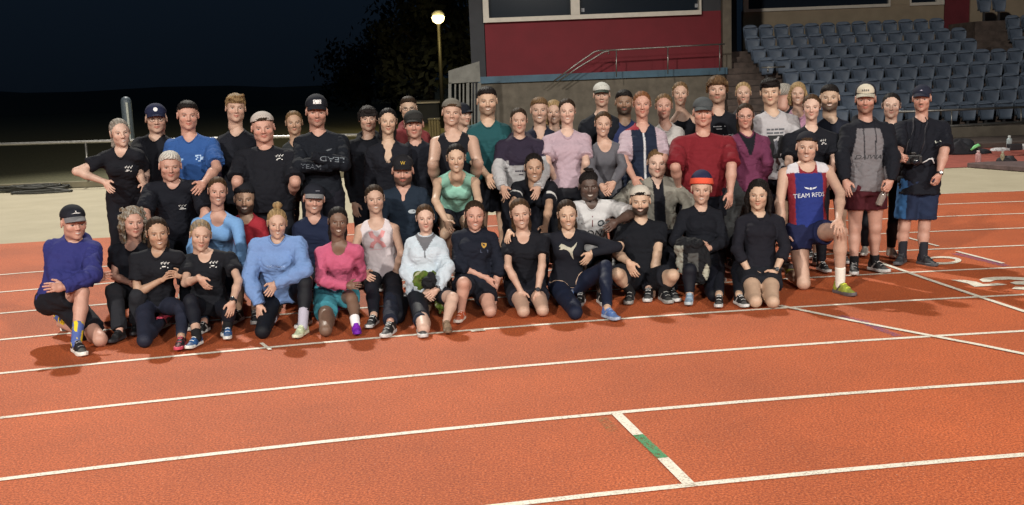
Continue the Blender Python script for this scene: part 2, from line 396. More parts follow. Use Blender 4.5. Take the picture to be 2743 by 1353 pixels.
# ------------------------------------------------------------------ left background
YR = 23.6
rail('perimeter_rail', 'long white metal rail fence between the pale apron and the dark grass', [
    ('top_rail', [at(-400, 402, YR), at(0, 387, YR), at(300, 378, YR), at(760, 366, YR), at(1100, 358, YR)], .032)]
    + [('post', [at(u, 385-u*.026, YR), gnd(u+2, 0)*0+np.array([X(u, 400, YR), YR, 0])], .024) for u in (-90, 229, 545, 860)], 'fence')
kb = MB(); kb.box(X(-600, 500, YR), X(1150, 480, YR), YR-.10, YR+.06, 0, .13)
tag(kb.build('kerb', plain('weathered timber kerb', (.17, .15, .10), .9, 0, 3, .3), bevel=.01), kind='structure')
m_hose = plain('dark rubber hose', (.03, .03, .025), .6)
hv = []; c0 = gnd(95, 512)
for q in range(420):
    t = q*.17; r = .62+.16*math.sin(q*.37)+.10*math.sin(q*.073); hv.append((c0[0]+r*1.0*math.cos(t)-.1, c0[1]+r*.33*math.sin(t)+.1, .03+.07*(q/420)+.02*math.sin(q*.9)))
for q in range(40):
    t = q*2*math.pi/39; hv.append((c0[0]+.35+.62*math.cos(t), c0[1]-.5+.26*math.sin(t), .025))
b = MB(); b.tube(hv, .022, 6); tag(b.build('hose_coil', m_hose, smooth=True, loc=(c0[0], c0[1], 0)), 'dark coiled hose lying on the pale apron by the rail fence', 'hose')
# padded post
YP = 24.2; pp = empty('padded_post', (X(340, 300, YP), YP, 0)); tag(pp, 'tall blue grey padded post with rounded top behind the man in the navy cap', 'post')
p0 = at(337, 262, YP); b = MB(); w_ = .115
b.tube([(0, 0, 0), (0, 0, p0[2]-.12), (0, 0, p0[2]-.05), (0, 0, p0[2]), (0, 0, p0[2]+.025)], [w_, w_, w_*.93, w_*.68, w_*.25], 14)
b.build('padding', plain('slate blue vinyl padding', (.07, .095, .12), .5), pp, True)
b = MB(); b.box(.03, .075, -.128, -.10, .9, p0[2]-.10); b.build('strap', plain('pale strap', (.35, .38, .36), .6), pp)
# street lamp
YL = 46.; bl = gnd(1182, 330)*0+np.array([X(1181, 200, YL), YL, 0]); lp = empty('street_lamp', bl); tag(lp, 'tall street lamp with a glowing yellow light left of the red wall', 'street lamp')
hz_ = Z(1178, 48, YL)
b = MB(); b.tube([(0, 0, 0), (0, 0, hz_*.6), (0, 0, hz_+.1)], [.10, .08, .06], 10); b.build('pole', plain('dull painted pole', (.02, .018, .012), .6), lp, True)
b = MB(); b.lathe([(.10, -.05), (.26, 0), (.27, .05), (.16, .16), (.05, .2)], (0, 0, hz_+.12), 16); b.build('lamp_hood', plain('grey lamp hood', (.2, .2, .2), .5), lp, True)
b = MB(); b.lathe([(.08, -.34), (.22, -.24), (.27, -.08), (.22, .0)], (0, -.05, hz_+.10), 16); b.build('bulb', emis('sodium lamp glow', (1, .76, .32), 6), lp, True)
pl = bpy.data.lights.new('lamp_light', 'POINT'); pl.energy = 420; pl.color = (1, .78, .28); pl.shadow_soft_size = .25
po = bpy.data.objects.new('lamp_light', pl); COL.objects.link(po); po.location = (bl[0], bl[1]-1.6, hz_-.2)
def dlamp(u, v, Y, c, s, sz, label):
    p = at(u, v, Y); e = empty('distant_lamp', (p[0], Y, 0)); tag(e, label, 'street lamp')
    b = MB(); b.tube([(0, 0, 0), (0, 0, p[2])], .07, 6); b.build('pole', m_dark, e)
    b = MB(); b.box(-sz, sz, -.1, .1, p[2]-sz*.28, p[2]+sz*.28); b.build('lamp_head', emis('far lamp', c, s), e, bevel=.03)
dlamp(1121, 182, 110, (1, 1, .9), 14, .42, 'small bright white lamp in the dark below the yellow street lamp')
dlamp(210, 283, 120, (.8, .9, .8), 1.2, .35, 'faint tiny lamp in the dark above the left end of the rail fence')
# shed roof, slatted gate panel, yellow crate
YS = 52; sh = empty('shed', (X(1130, 300, YS), YS, 0)); tag(sh, 'dark low shed with a pale lit roof edge behind the rail', 'shed')
xa, xb = X(1085, 280, YS), X(1176, 280, YS); zz = Z(1130, 276, YS)
b = MB(); b.box(xa, xb, YS, YS+4, 0, zz-.03); _loc(b, 'wall', m_dark, sh, np.array(sh.location))
b = MB(); b.box(xa-.1, xb+.05, YS-.15, YS+4.1, zz-.025, zz+.05); _loc(b, 'roof', plain('pale roof edge', (.6, .55, .5), .5), sh, np.array(sh.location))
YG = 31.; gt = empty('slatted_gate', (X(1245, 200, YG), YG, 0)); tag(gt, 'grey timber gate panel with vertical slats and sloping top', 'gate')
m_gate = plain('grey weathered timber', (.20, .20, .19), .8, 0, 4, .2)
P_ = lambda u, v: at(u, v, YG)-np.array(gt.location)
def slab(name, poly, th, mat, par, dy=0):
    n = len(poly); v = [tuple(np.array(q)+[0, dy, 0]) for q in poly]+[tuple(np.array(q)+[0, dy+th, 0]) for q in poly]
    return mkmesh(name, v, [tuple(range(n))[::-1], tuple(range(n, 2*n))]+[(i, (i+1) % n, n+(i+1) % n, n+i) for i in range(n)], mat, par)
slab('top_panel', [P_(1201, 190), P_(1284, 164), P_(1287, 219), P_(1202, 224)][::-1], .08, m_gate, gt)
for u0, u1, dy in ((1201, 1209, 0), (1249, 1257, 0), (1279, 1289, 0), (1217, 1221, .1), (1229, 1233, .1), (1239, 1243, .1), (1262, 1265, .1), (1270, 1273, .1)):
    slab('slat' if dy else 'post', [P_(u0, 223), P_(u1, 221), P_(u1, 430), P_(u0, 430)][::-1], .06, m_gate, gt, dy)
YC = 30.; cr = P0 = at(1163, 345, YC); ce = empty('yellow_bin', (cr[0], YC, 0)); tag(ce, 'dull yellow slatted bin in the dark behind the group', 'bin')
b = MB(); zt_ = Z(1163, 322, YC)
for q in range(4): b.box(-.15+q*.075, -.15+q*.075+.058, -.02, .02, .02, zt_)
b.box(-.155, .155, .021, .35, 0, zt_-.02); b.build('slats', plain('dull yellow paint', (.11, .08, .02), .7), ce, bevel=.01)
b = MB(); b.box(-.165, .165, -.04, .37, zt_+.002, zt_+.05); b.build('lid', plain('dark yellow lid', (.08, .06, .02), .7), ce, bevel=.01)
# dark trees behind the rail
hb = MB(); hs_ = [(x, 2.2+.8*math.sin(x*.05)+.5*math.sin(x*.13+1)) for x in range(-260, 40, 10)]
hb.add([(x, 112, 0) for x, z in hs_]+[(x, 118, z) for x, z in hs_]+[(x, 160, z*1.2) for x, z in hs_], [(i, i+1, len(hs_)+i+1, len(hs_)+i) for i in range(len(hs_)-1)]+[(len(hs_)+i, len(hs_)+i+1, 2*len(hs_)+i+1, 2*len(hs_)+i) for i in range(len(hs_)-1)])
tag(hb.build('hills', plain('dark far bank', (.10, .11, .09), .9), smooth=True), kind='structure')
m_leaf = plain('dark foliage', (.05, .055, .03), .8, 0, 1.5, .5, 0); m_trunk = plain('dark bark', (.06, .05, .04), .9)
def tree(u, Y, h, r, label, n=2300):
    x = X(u, 250, Y); e = empty('tree', (x, Y, 0)); tag(e, label, 'tree', 'dark trees beyond the rail fence')
    b = MB(); b.tube([(0, 0, 0), (.1, 0, h*.3), (-.1, 0, h*.6)], [.28, .2, .12], 8)
    for k in range(4): t = k*1.7; b.tube([(0, 0, h*(.28+.07*k)), (math.cos(t)*r*.6, math.sin(t)*r*.6, h*(.5+.07*k))], [.12, .04], 6)
    b.build('trunk', m_trunk, e, True)
    cl = [(nr.uniform(-.75, .75)*r, nr.uniform(-.7, .7)*r, h*nr.uniform(.16, .9), nr.uniform(.28, .5)*r) for _ in range(16)]
    c = np.array([cl[i] for i in nr.randint(0, 16, n)]); d = nr.normal(size=(n, 3)); d /= np.linalg.norm(d, axis=1)[:, None]
    P = c[:, :3]+d*c[:, 3:]*(nr.uniform(.5, 1.1, (n, 1)))
    a = nr.normal(size=(n, 3)); a /= np.linalg.norm(a, axis=1)[:, None]; bq = np.cross(a, d); s = nr.uniform(.14, .34, (n, 1))
    V = np.stack([P-a*s, P+bq*s*.6, P+a*s, P-bq*s*.6], 1).reshape(-1, 3)
    mkmesh('crown', V, np.arange(4*n).reshape(n, 4), m_leaf, e)
for u, Y, h, r, l_ in ((985, 101, 5.2, 4, 'low dark tree far behind the young man in the black hoodie'), (1055, 80, 7.5, 4.6, 'dark tree just left of the yellow street lamp'), (1150, 62, 8.5, 3.4, 'tree crown lit yellowish behind the street lamp'), (1245, 58, 9, 3.2, 'dark tree between the street lamp and the building')):
    tree(u, Y, h, r, l_)
# things left by the stand on the right
def bottle(name, u, v, z0, r, h, cbody, ccap, label, cat='bottle'):
    p = gnd(u, v, z0); e = empty(name, p); tag(e, label, cat)
    b = MB(); b.lathe([(r*.9, 0), (r, .01), (r, h*.66), (r*.9, h*.74), (r*.5, h*.82), (r*.48, h*.86)], n=14); b.build('body', plain(name+' '+cbody, lin(cbody), .3), e, True)
    b = MB(); b.lathe([(r*.52, h*.855), (r*.55, h*.87), (r*.55, h*.97), (r*.4, h)], n=12); b.build('cap', plain(name+' cap '+ccap, lin(ccap), .4), e, True)
bottle('drink_bottle', 2620, 437, .005, .055, .25, 'b08a8a', 'b8a4a4', 'pink drink bottle standing on the red forecourt')
bottle('drink_bottle', 2685, 435, .005, .04, .21, '8d8a72', 'a0a090', 'olive grey drink bottle standing beside the dark cap on the forecourt')
bottle('drink_bottle', 2703, 396, .11, .055, .26, 'a8b8bc', 'c8d0d0', 'clear plastic bottle standing behind the dark box on the step')
def blob(name, label, cat, u, v, z0, sz, cc, n=900, amp=.25, seed=1, par=None):
    p = gnd(u, v, z0); r_ = np.random.RandomState(seed); nu, nv = 40, 20; V = []
    ph = r_.uniform(0, 6, 8)
    for j in range(nv+1):
        for i in range(nu):
            t = i*2*math.pi/nu; s = j/nv*math.pi/2
            k = 1+amp*(math.sin(3*t+ph[0])*.35+math.sin(5*t+ph[1]+s*4)*.25+math.sin(9*t+7*s+ph[2])*.12)
            V.append((sz[0]*math.cos(t)*math.cos(s)**.6*k, sz[1]*math.sin(t)*math.cos(s)**.6*k, sz[2]*math.sin(s)*(1+.15*math.sin(4*t+ph[3]))))
    F = [(j*nu+i, j*nu+(i+1) % nu, (j+1)*nu+(i+1) % nu, (j+1)*nu+i) for j in range(nv) for i in range(nu)]+[tuple(range(nu))[::-1]]
    o = mkmesh(name, V, F, plain(name+' fabric', cc, .8, 0, 20, .4, .4, 60), par, True); 
    if par is None: o.location = p; tag(o, label, cat)
    return o
bag = empty('kit_bag', gnd(2572, 412, .01)); tag(bag, 'black kit bag with a green strap lying beside the terrace wall', 'bag')
blob('bag_body', '', '', 0, 0, 0, (.34, .22, .29), (.012, .013, .02), par=bag, seed=3)
o = blob('bag_flap', '', '', 0, 0, 0, (.30, .2, .09), (.012, .013, .02), par=bag, seed=4); o.location = (.38, 0, 0)
b = MB(); b.tube([(.13, -.24, .09), (.20, -.27, .16), (.27, -.26, .19), (.33, -.22, .17)], [.02, .035, .035, .02], 8); b.build('strap', plain('bright green strap', (.25, .75, .30), .5), bag, True)
blob('sun_hat', 'dark soft hat lying on the red forecourt behind the olive bottle', 'hat', 2697, 434, .005, (.20, .14, .11), (.02, .02, .025), seed=6)
blob('crumpled_towel', 'crumpled white towel on the step beside the dark box', 'towel', 2682, 404, .11, (.20, .1, .06), (.45, .45, .47), seed=7, amp=.6)
blob('crumpled_towel', 'pale crumpled cloth at the right edge on the step', 'towel', 2738, 400, .11, (.12, .1, .10), (.45, .43, .38), seed=8, amp=.5)
b = MB(); b.box(-.13, .13, -.09, .09, 0, .13); o = b.build('lunch_box', plain('black plastic box', (.015, .015, .02), .5), bevel=.015); o.location = gnd(2717, 402, .11); tag(o, 'small black box on the step beside the white towel', 'box')
# ------------------------------------------------------------------ implicit surfaces -> meshes
def nrm(v): v = np.asarray(v, float); return v/(np.linalg.norm(v)+1e-12)
class SDF:
    """list of soft-blended solids, polygonised by surface nets"""
    def __init__(s): s.p = []; s.np = None
    def mark(s): s.np = len(s.p)
    def add(s, fn, c, r, k=.02, sub=False): s.p.append((fn, np.array(c, float), np.array(r, float)*np.ones(3), k, sub)); return s
    def cone(s, a, b, ra, rb, k=.02, sub=False, capa=None, capb=None, flat=None):
        a = np.array(a, float); b = np.array(b, float); ab = b-a; L2_ = ab@ab+1e-9; L = math.sqrt(L2_); u = ab/L
        def fn(x, y, z):
            px, py, pz = x-a[0], y-a[1], z-a[2]; h = px*u[0]+py*u[1]+pz*u[2]
            t = np.clip(h/L, 0, 1); qx, qy, qz = px-t*ab[0], py-t*ab[1], pz-t*ab[2]
            d = np.sqrt(qx*qx+qy*qy+qz*qz)-(ra+(rb-ra)*t)
            if capb is not None: d = np.maximum(d, h-L-capb)
            if capa is not None: d = np.maximum(d, -h-capa)
            return d
        m = max(ra, rb); s.add(fn, (a+b)/2, np.abs(ab)/2+m, k, sub); return s
    def ell(s, c, r, R=None, k=.02, sub=False):
        c = np.array(c, float); r = np.array(r, float)*np.ones(3); mr = r.min()
        def fn(x, y, z):
            x, y, z = x-c[0], y-c[1], z-c[2]
            if R is not None: x, y, z = (R[0][0]*x+R[0][1]*y+R[0][2]*z), (R[1][0]*x+R[1][1]*y+R[1][2]*z), (R[2][0]*x+R[2][1]*y+R[2][2]*z)
            q = np.sqrt((x/r[0])**2+(y/r[1])**2+(z/r[2])**2); g = np.sqrt((x/r[0]**2)**2+(y/r[1]**2)**2+(z/r[2]**2)**2)+1e-6
            return q*(q-1)/g
        s.add(fn, c, r.max() if R is not None else r, k, sub); return s
    def loft(s, H, fr, L, T, Wd, Dp, k=.03, t0=0, t1=1, off=None, sub=False, pw=2.3):
        r, f, u = fr; T = np.array(T); Wd = np.array(Wd); Dp = np.array(Dp); off = np.zeros(len(T)) if off is None else np.array(off)
        def fn(x, y, z):
            x, y, z = x-H[0], y-H[1], z-H[2]
            a = x*r[0]+y*r[1]+z*r[2]; b = x*f[0]+y*f[1]+z*f[2]; c = x*u[0]+y*u[1]+z*u[2]
            t = c/L; w = np.interp(t, T, Wd).astype(np.float32); d = np.interp(t, T, Dp).astype(np.float32); o = np.interp(t, T, off).astype(np.float32)
            q = ((np.abs(a)/w)**pw+(np.abs(b-o)/d)**pw)**(1/pw)
            return np.maximum(np.maximum((q-1)*np.minimum(w, d), c-t1*L), t0*L-c)
        e0, e1 = H+u*L*t0, H+u*L*t1; s.add(fn, (e0+e1)/2, np.abs(e1-e0)/2+max(Wd.max(), Dp.max()+abs(off).max()), k, sub); return s
    def torus(s, c, ax, R, r, k=.01, sub=False, fr=None, sx=1., sy=1.):
        c = np.array(c, float); ax = nrm(ax)
        a1 = nrm(np.cross(ax, (0, 1, 0) if abs(ax[1]) < .9 else (1, 0, 0))) if fr is None else fr; a2 = np.cross(ax, a1)
        def fn(x, y, z):
            x, y, z = x-c[0], y-c[1], z-c[2]
            h = x*ax[0]+y*ax[1]+z*ax[2]; p = (x*a1[0]+y*a1[1]+z*a1[2])/sx; q = (x*a2[0]+y*a2[1]+z*a2[2])/sy
            return np.sqrt((np.sqrt(p*p+q*q)-R)**2+h*h)-r
        s.add(fn, c, (R*max(sx, sy)+r), k, sub); return s
    def mesh(s, h, fold=None, relax=1):
        lo = np.min([c-r for _, c, r, k, b in s.p if not b], 0)-2.5*h; hi = np.max([c+r for _, c, r, k, b in s.p if not b], 0)+2.5*h
        n = np.ceil((hi-lo)/h).astype(int)+1
        ax = [(lo[i]+h*np.arange(n[i])).astype(np.float32) for i in range(3)]
        D = np.full(n, .12, np.float32)
        def dofold():
            I = np.nonzero(np.abs(D) < 2.5*h+.02); P = np.stack([ax[q][I[q]] for q in range(3)], 1); D[I] += fold(P)
        for pi, (fn, c, r, k, sub) in enumerate(s.p):
            if pi == s.np and fold is not None: dofold()
            m = k+2.5*h; i0 = np.clip(np.floor((c-r-m-lo)/h).astype(int), 0, n); i1 = np.clip(np.ceil((c+r+m-lo)/h).astype(int)+1, 0, n)
            if (i1 <= i0).any(): continue
            sl = tuple(slice(a, b) for a, b in zip(i0, i1))
            x, y, z = ax[0][sl[0]][:, None, None], ax[1][sl[1]][None, :, None], ax[2][sl[2]][None, None, :]
            d = fn(x, y, z).astype(np.float32); A = D[sl]
            if sub: 
                hh = np.maximum(k-np.abs(A+d), 0)/k; D[sl] = np.maximum(A, -d)+hh*hh*k*.25
            else:
                hh = np.maximum(k-np.abs(A-d), 0)/k; D[sl] = np.minimum(A, d)-hh*hh*k*.25
        if fold is not None and (s.np is None or s.np >= len(s.p)): dofold()
        ins = D < 0
        cs = np.zeros([v-1 for v in n], np.int8)
        for a in (0, 1):
            for b in (0, 1):
                for c in (0, 1): cs += ins[a:n[0]-1+a, b:n[1]-1+b, c:n[2]-1+c]
        act = (cs > 0) & (cs < 8); I = np.array(np.nonzero(act)); N = I.shape[1]
        idx = np.full(act.shape, -1, np.int32); idx[tuple(I)] = np.arange(N)
        acc = np.zeros((N, 3)); cnt = np.zeros(N)
        for axn in range(3):
            o1, o2 = [q for q in range(3) if q != axn]
            for a in (0, 1):
                for b in (0, 1):
                    J = I.copy(); J[o1] += a; J[o2] += b; K = J.copy(); K[axn] += 1
                    d0 = D[tuple(J)]; d1 = D[tuple(K)]; m = (d0 < 0) != (d1 < 0); t = d0[m]/(d0[m]-d1[m])
                    p = np.zeros((m.sum(), 3)); p[:, axn] = t; p[:, o1] = a; p[:, o2] = b; acc[m] += p; cnt[m] += 1
        V = lo+h*(I.T+acc/cnt[:, None]); F = []
        for axn in range(3):
            o1, o2 = (axn+1) % 3, (axn+2) % 3
            s0 = [slice(1, v-1) for v in n]; s1 = list(s0); s0[axn] = slice(0, n[axn]-1); s1[axn] = slice(1, n[axn])
            a = ins[tuple(s0)]; b = ins[tuple(s1)]; E_ = np.array(np.nonzero(a != b)); st = a[tuple(E_)]
            base = E_.copy(); base[o1] += 1; base[o2] += 1
            def cell(da, db): q = base.copy(); q[o1] += da; q[o2] += db; return idx[tuple(q)]
            q = np.stack([cell(-1, -1), cell(0, -1), cell(0, 0), cell(-1, 0)], 1); q[~st] = q[~st][:, ::-1]; F.append(q)
        F = np.concatenate(F); F = F[(F >= 0).all(1)]
        for _ in range(relax):
            S_ = np.zeros_like(V); c = np.zeros(N)
            for a, b in ((0, 1), (1, 2), (2, 3), (3, 0)):
                np.add.at(S_, F[:, a], V[F[:, b]]); np.add.at(c, F[:, a], 1); np.add.at(S_, F[:, b], V[F[:, a]]); np.add.at(c, F[:, b], 1)
            V = V*.5+.5*S_/np.maximum(c, 1)[:, None]
        return V, F
def wav(P, lam, seed, warp=1.2, n=4, st=(1, 1, 1)):
    r = np.random.RandomState(seed); P = P*np.array(st); o = 0
    for i in range(n):
        k = nrm(r.normal(size=3))*2*math.pi/lam*r.uniform(.7, 1.4); k2 = nrm(r.normal(size=3))*2*math.pi/lam*.6
        o = o+np.sin(P@k+r.uniform(0, 6)+warp*np.sin(P@k2+r.uniform(0, 6)))
    return o/n
# ------------------------------------------------------------------ materials for people
def attr_mat(name, rough, nscale, namp, bscale, bstr, bdist, st=None, sub=0, sheen=0, spec=.5):
    m, nt, b = nodes(name); a = nt.nodes.new('ShaderNodeAttribute'); a.attribute_name = 'Col'
    n = noise(nt, nscale, 3, .6); r = ramp(nt, n.outputs[0], [(.3, (1-namp,)*3), (.7, (1+namp,)*3)])
    nt.links.new(mix(nt, 1., a.outputs[0], r.outputs[0], 'MULTIPLY'), b.inputs['Base Color']); b.inputs['Roughness'].default_value = rough
    if sheen: b.inputs['Sheen Weight'].default_value = sheen
    if sub:
        b.inputs['Subsurface Weight'].default_value = sub; b.inputs['Subsurface Radius'].default_value = (1, .35, .2); b.inputs['Subsurface Scale'].default_value = .006
    b.inputs['Specular IOR Level'].default_value = spec
    if bstr: bump(nt, b, noise(nt, bscale, 3, .6).outputs[0], bstr, bdist)
    return m
M_skin = attr_mat('skin', .52, 45, .06, 220, .15, .002)
M_cloth = attr_mat('fabric', .88, 60, .05, 34, .22, .008, spec=.28)
M_slick = attr_mat('smooth sports fabric', .68, 30, .04, 28, .2, .008, spec=.28)
M_hair = attr_mat('hair', .62, 60, .4, 90, .45, .004, spec=.10)
for nd in M_hair.node_tree.nodes:
    if nd.type == 'TEX_NOISE':
        mp = M_hair.node_tree.nodes.new('ShaderNodeMapping'); mp.inputs['Scale'].default_value = (4.5, 1.6, .8)
        lk = nd.inputs[0].links[0]; M_hair.node_tree.links.new(lk.from_socket, mp.inputs[0]); M_hair.node_tree.links.new(mp.outputs[0], nd.inputs[0])
M_shoe = attr_mat('shoe fabric', .6, 60, .2, 120, .4, .004)
M_print = attr_mat('printed ink', .6, 90, .1, 90, 0, 0)
m_sole = {}
# ------------------------------------------------------------------ head, hair, hand, shoe templates (metres; face looks to -y)
def lips_z(x, sm): return -.0605+sm*(np.abs(x)/.024)**2*.0055
def head_template(smile, teeth):
    s = SDF()
    s.ell((0, .020, .034), (.0755, .094, .081), k=.03)
    s.ell((0, -.020, -.018), (.0625, .070, .086), k=.03)
    s.ell((0, -.030, -.080), (.040, .046, .034), k=.03)
    s.ell((0, -.066, -.099), (.020, .017, .015), k=.022)
    for g in (-1, 1):
        s.ell((g*.038, -.056, -.022-.002*smile), (.024+.002*smile, .022, .022), k=.022)
        s.ell((g*.046, -.002, -.064), (.014, .03, .026), k=.03)
    s.cone((-.034, -.0765, .021), (.034, -.0765, .021), .010, .010, k=.016)
    for g in (-1, 1): s.ell((g*.0315, -.0960, .005), (.0195, .0205, .0125), k=.009, sub=True)
    s.cone((0, -.082, .012), (0, -.1055, -.027), .0075, .0105, k=.011)
    for g in (-1, 1): s.ell((g*.0115, -.0935, -.031), (.0085, .010, .0075), k=.006)
    for g in (-1, 1):
        z1 = float(lips_z(.021, smile))
        s.cone((0, -.0845, -.0555), (g*.021, -.0745, z1+.002), .0058, .003, k=.006)
        s.cone((0, -.083, -.0675), (g*.020, -.0742, z1-.003), .0068, .003, k=.007)
        s.cone((0, -.0925, -.0612), (g*.022, -.081, z1-.0005), .0028 if teeth else .0018, .0015, k=.003, sub=True)
    if smile > .3:
        for g in (-1, 1): s.cone((g*.019, -.093, -.032), (g*.031, -.078, -.058), .0012, .001, k=.006, sub=True)
    for g in (-1, 1):
        s.ell((g*.0315, -.0690, .0035), (.0135, .0135, .0135), k=.002)
        s.ell((g*.0315, -.0690, .0130), (.0160, .0148, .0080), k=.003)
        s.ell((g*.0315, -.0690, -.0090), (.0155, .0138, .0065), k=.004)
        c, sn = math.cos(.25), math.sin(.25)*g
        s.ell((g*.079, .016, -.004), (.0085, .019, .031), R=[[c, sn, 0], [-sn, c, 0], [0, 0, 1]], k=.008)
        s.ell((g*.088, .012, -.002), (.006, .010, .017), k=.006, sub=True)
    s.cone((0, .026, -.05), (0, .034, -.165), .052, .056, k=.03)
    V, F = s.mesh(.0034, relax=1); return V, F
HEADS = {}
def get_head(kind):
    if kind not in HEADS: HEADS[kind] = head_template({'n': 0., 's': .7, 't': 1.}[kind], kind == 't')
    return HEADS[kind]
def head_colors(V, kind, skin, hair, o):
    x, y, z = V.T; n = len(V); C = np.tile(skin, (n, 1)); sm = {'n': 0., 's': .7, 't': 1.}[kind]
    def blend(mask, c): C[:] = C*(1-mask[:, None])+np.array(c)*mask[:, None]
    ss = lambda a, b, v: np.clip((v-a)/(b-a), 0, 1)
    front = ss(-.045, -.065, y)
    red = skin*np.array([1.12, .80, .76])
    for g in (-1, 1): blend(np.exp(-(((x-g*.036)/.016)**2+((z+.025)/.016)**2))*front*o.get('ruddy', .45), red)
    blend(np.exp(-((x/.013)**2+((z+.028)/.012)**2))*front*o.get('ruddy', .45)*.8, red)
    bd = o.get('beard', 0)
    if bd:
        m = ss(-.030, -.048, z-.25*np.maximum(y+.06, 0)*-1+.0)*ss(.062, .02, y)*ss(-.155, -.115, z)
        m = m*(1-.6*ss(.012, .0, np.abs(x))*0); mo = np.exp(-(((np.abs(x)-.004)/.020)**4+((z+.047)/.0065)**4))*front
        cheek = ss(.050, .030, np.abs(x)*1.0)*ss(-.052, -.038, z); m = m*(1-cheek)
        if o.get('goatee'): m = m*ss(.032, .024, np.abs(x))
        m = np.maximum(m, mo*o.get('mous', 1)); blend(np.clip(m*bd, 0, .92), o.get('beardc', hair*.8))
    elif o.get('mous'): blend(np.exp(-((x/.022)**4+((z+.047)/.006)**4))*front*o['mous'], hair)
    zc = lips_z(x, sm); ax = np.abs(x)
    lw = .0245; k_ = np.clip(1-(ax/lw)**2, 0, 1); fr = (y < -.066)
    lip = np.array(o.get('lip', skin*np.array([.95, .50, .50])))
    up = ((z-zc) > -.001) & ((z-zc) < .0035+.005*k_) & (ax < lw) & fr; dn = ((z-zc) <= 0) & ((z-zc) > -.004-.008*k_) & (ax < lw) & fr
    blend((up | dn)*.75, lip)
    if kind == 't': blend((((z-zc) < .0030*k_+.001) & ((z-zc) > -.0062*k_) & (ax < .0195) & fr)*1., (.52, .49, .45))
    else: blend((np.abs(z-zc) < .0017) * (ax < .022)*fr*.75, lip*.25)
    bw = np.exp(-(((ax-.031)/.0165)**4+((z-.0235+10*(ax-.031)**2)/.0042)**4))*ss(-.05, -.066, y)
    blend(np.clip(bw*o.get('brow', .62 if o.get('fem') else .78), 0, 1), o.get('browc', hair*.6))
    for g in (-1, 1):
        d = np.sqrt((x-g*.0315)**2+(y+.069)**2+(z-.0035)**2)
        eye = (d < .0146) & (y < -.075) & (np.abs(z-.0022) < .0058*np.sqrt(np.clip(1-((x-g*.0315)/.0142)**2, 0, 1))+.0006)
        blend(eye*.9, (.38, .35, .33)); di = np.sqrt((x-g*.0315)**2+(z-.0025)**2)
        blend(eye*(di < .0068)*1., o.get('iris', (.03, .018, .01)))
        lash = (d < .0158) & (y < -.072) & (np.abs(z-.0078+((x-g*.0315)/.02)**2*.006) < .0013) & (np.abs(x-g*.0315) < .0145)
        blend(lash*.9, (.015, .01, .008))
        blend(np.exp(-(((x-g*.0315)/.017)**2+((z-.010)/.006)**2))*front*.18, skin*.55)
    return np.clip(C, 0, 1)
def cyl_mask(s, c, r, k=.01): pass
HAIRS = {}
def locks(P, st, seed=0):
    x, y, z = P.T
    if st in ('pulled', 'bun', 'pony', 'topbun', 'low'): a = np.arctan2(x, z+.03)*(1+.0*y); b = y
    elif st in ('short', 'afro'): a = np.arctan2(x, y-.02)*.9+z*6; b = z
    elif st in ('swept', 'curtain', 'mop'): a = np.arctan2(x-.01, y+.25)*3.0+y*10; b = z
    else: a = np.arctan2(x, y-.03); b = z
    w_ = wav(P, .07, seed+2, 1., 3)
    sl = st in ('pulled', 'bun', 'pony', 'topbun', 'low')
    return (.45*np.sin(a*26+.8*w_)+.25*np.sin(a*47+1.2*w_)) if sl else .6*np.sin(a*23+2.2*w_)+.4*np.sin(a*41+3*w_+b*20)
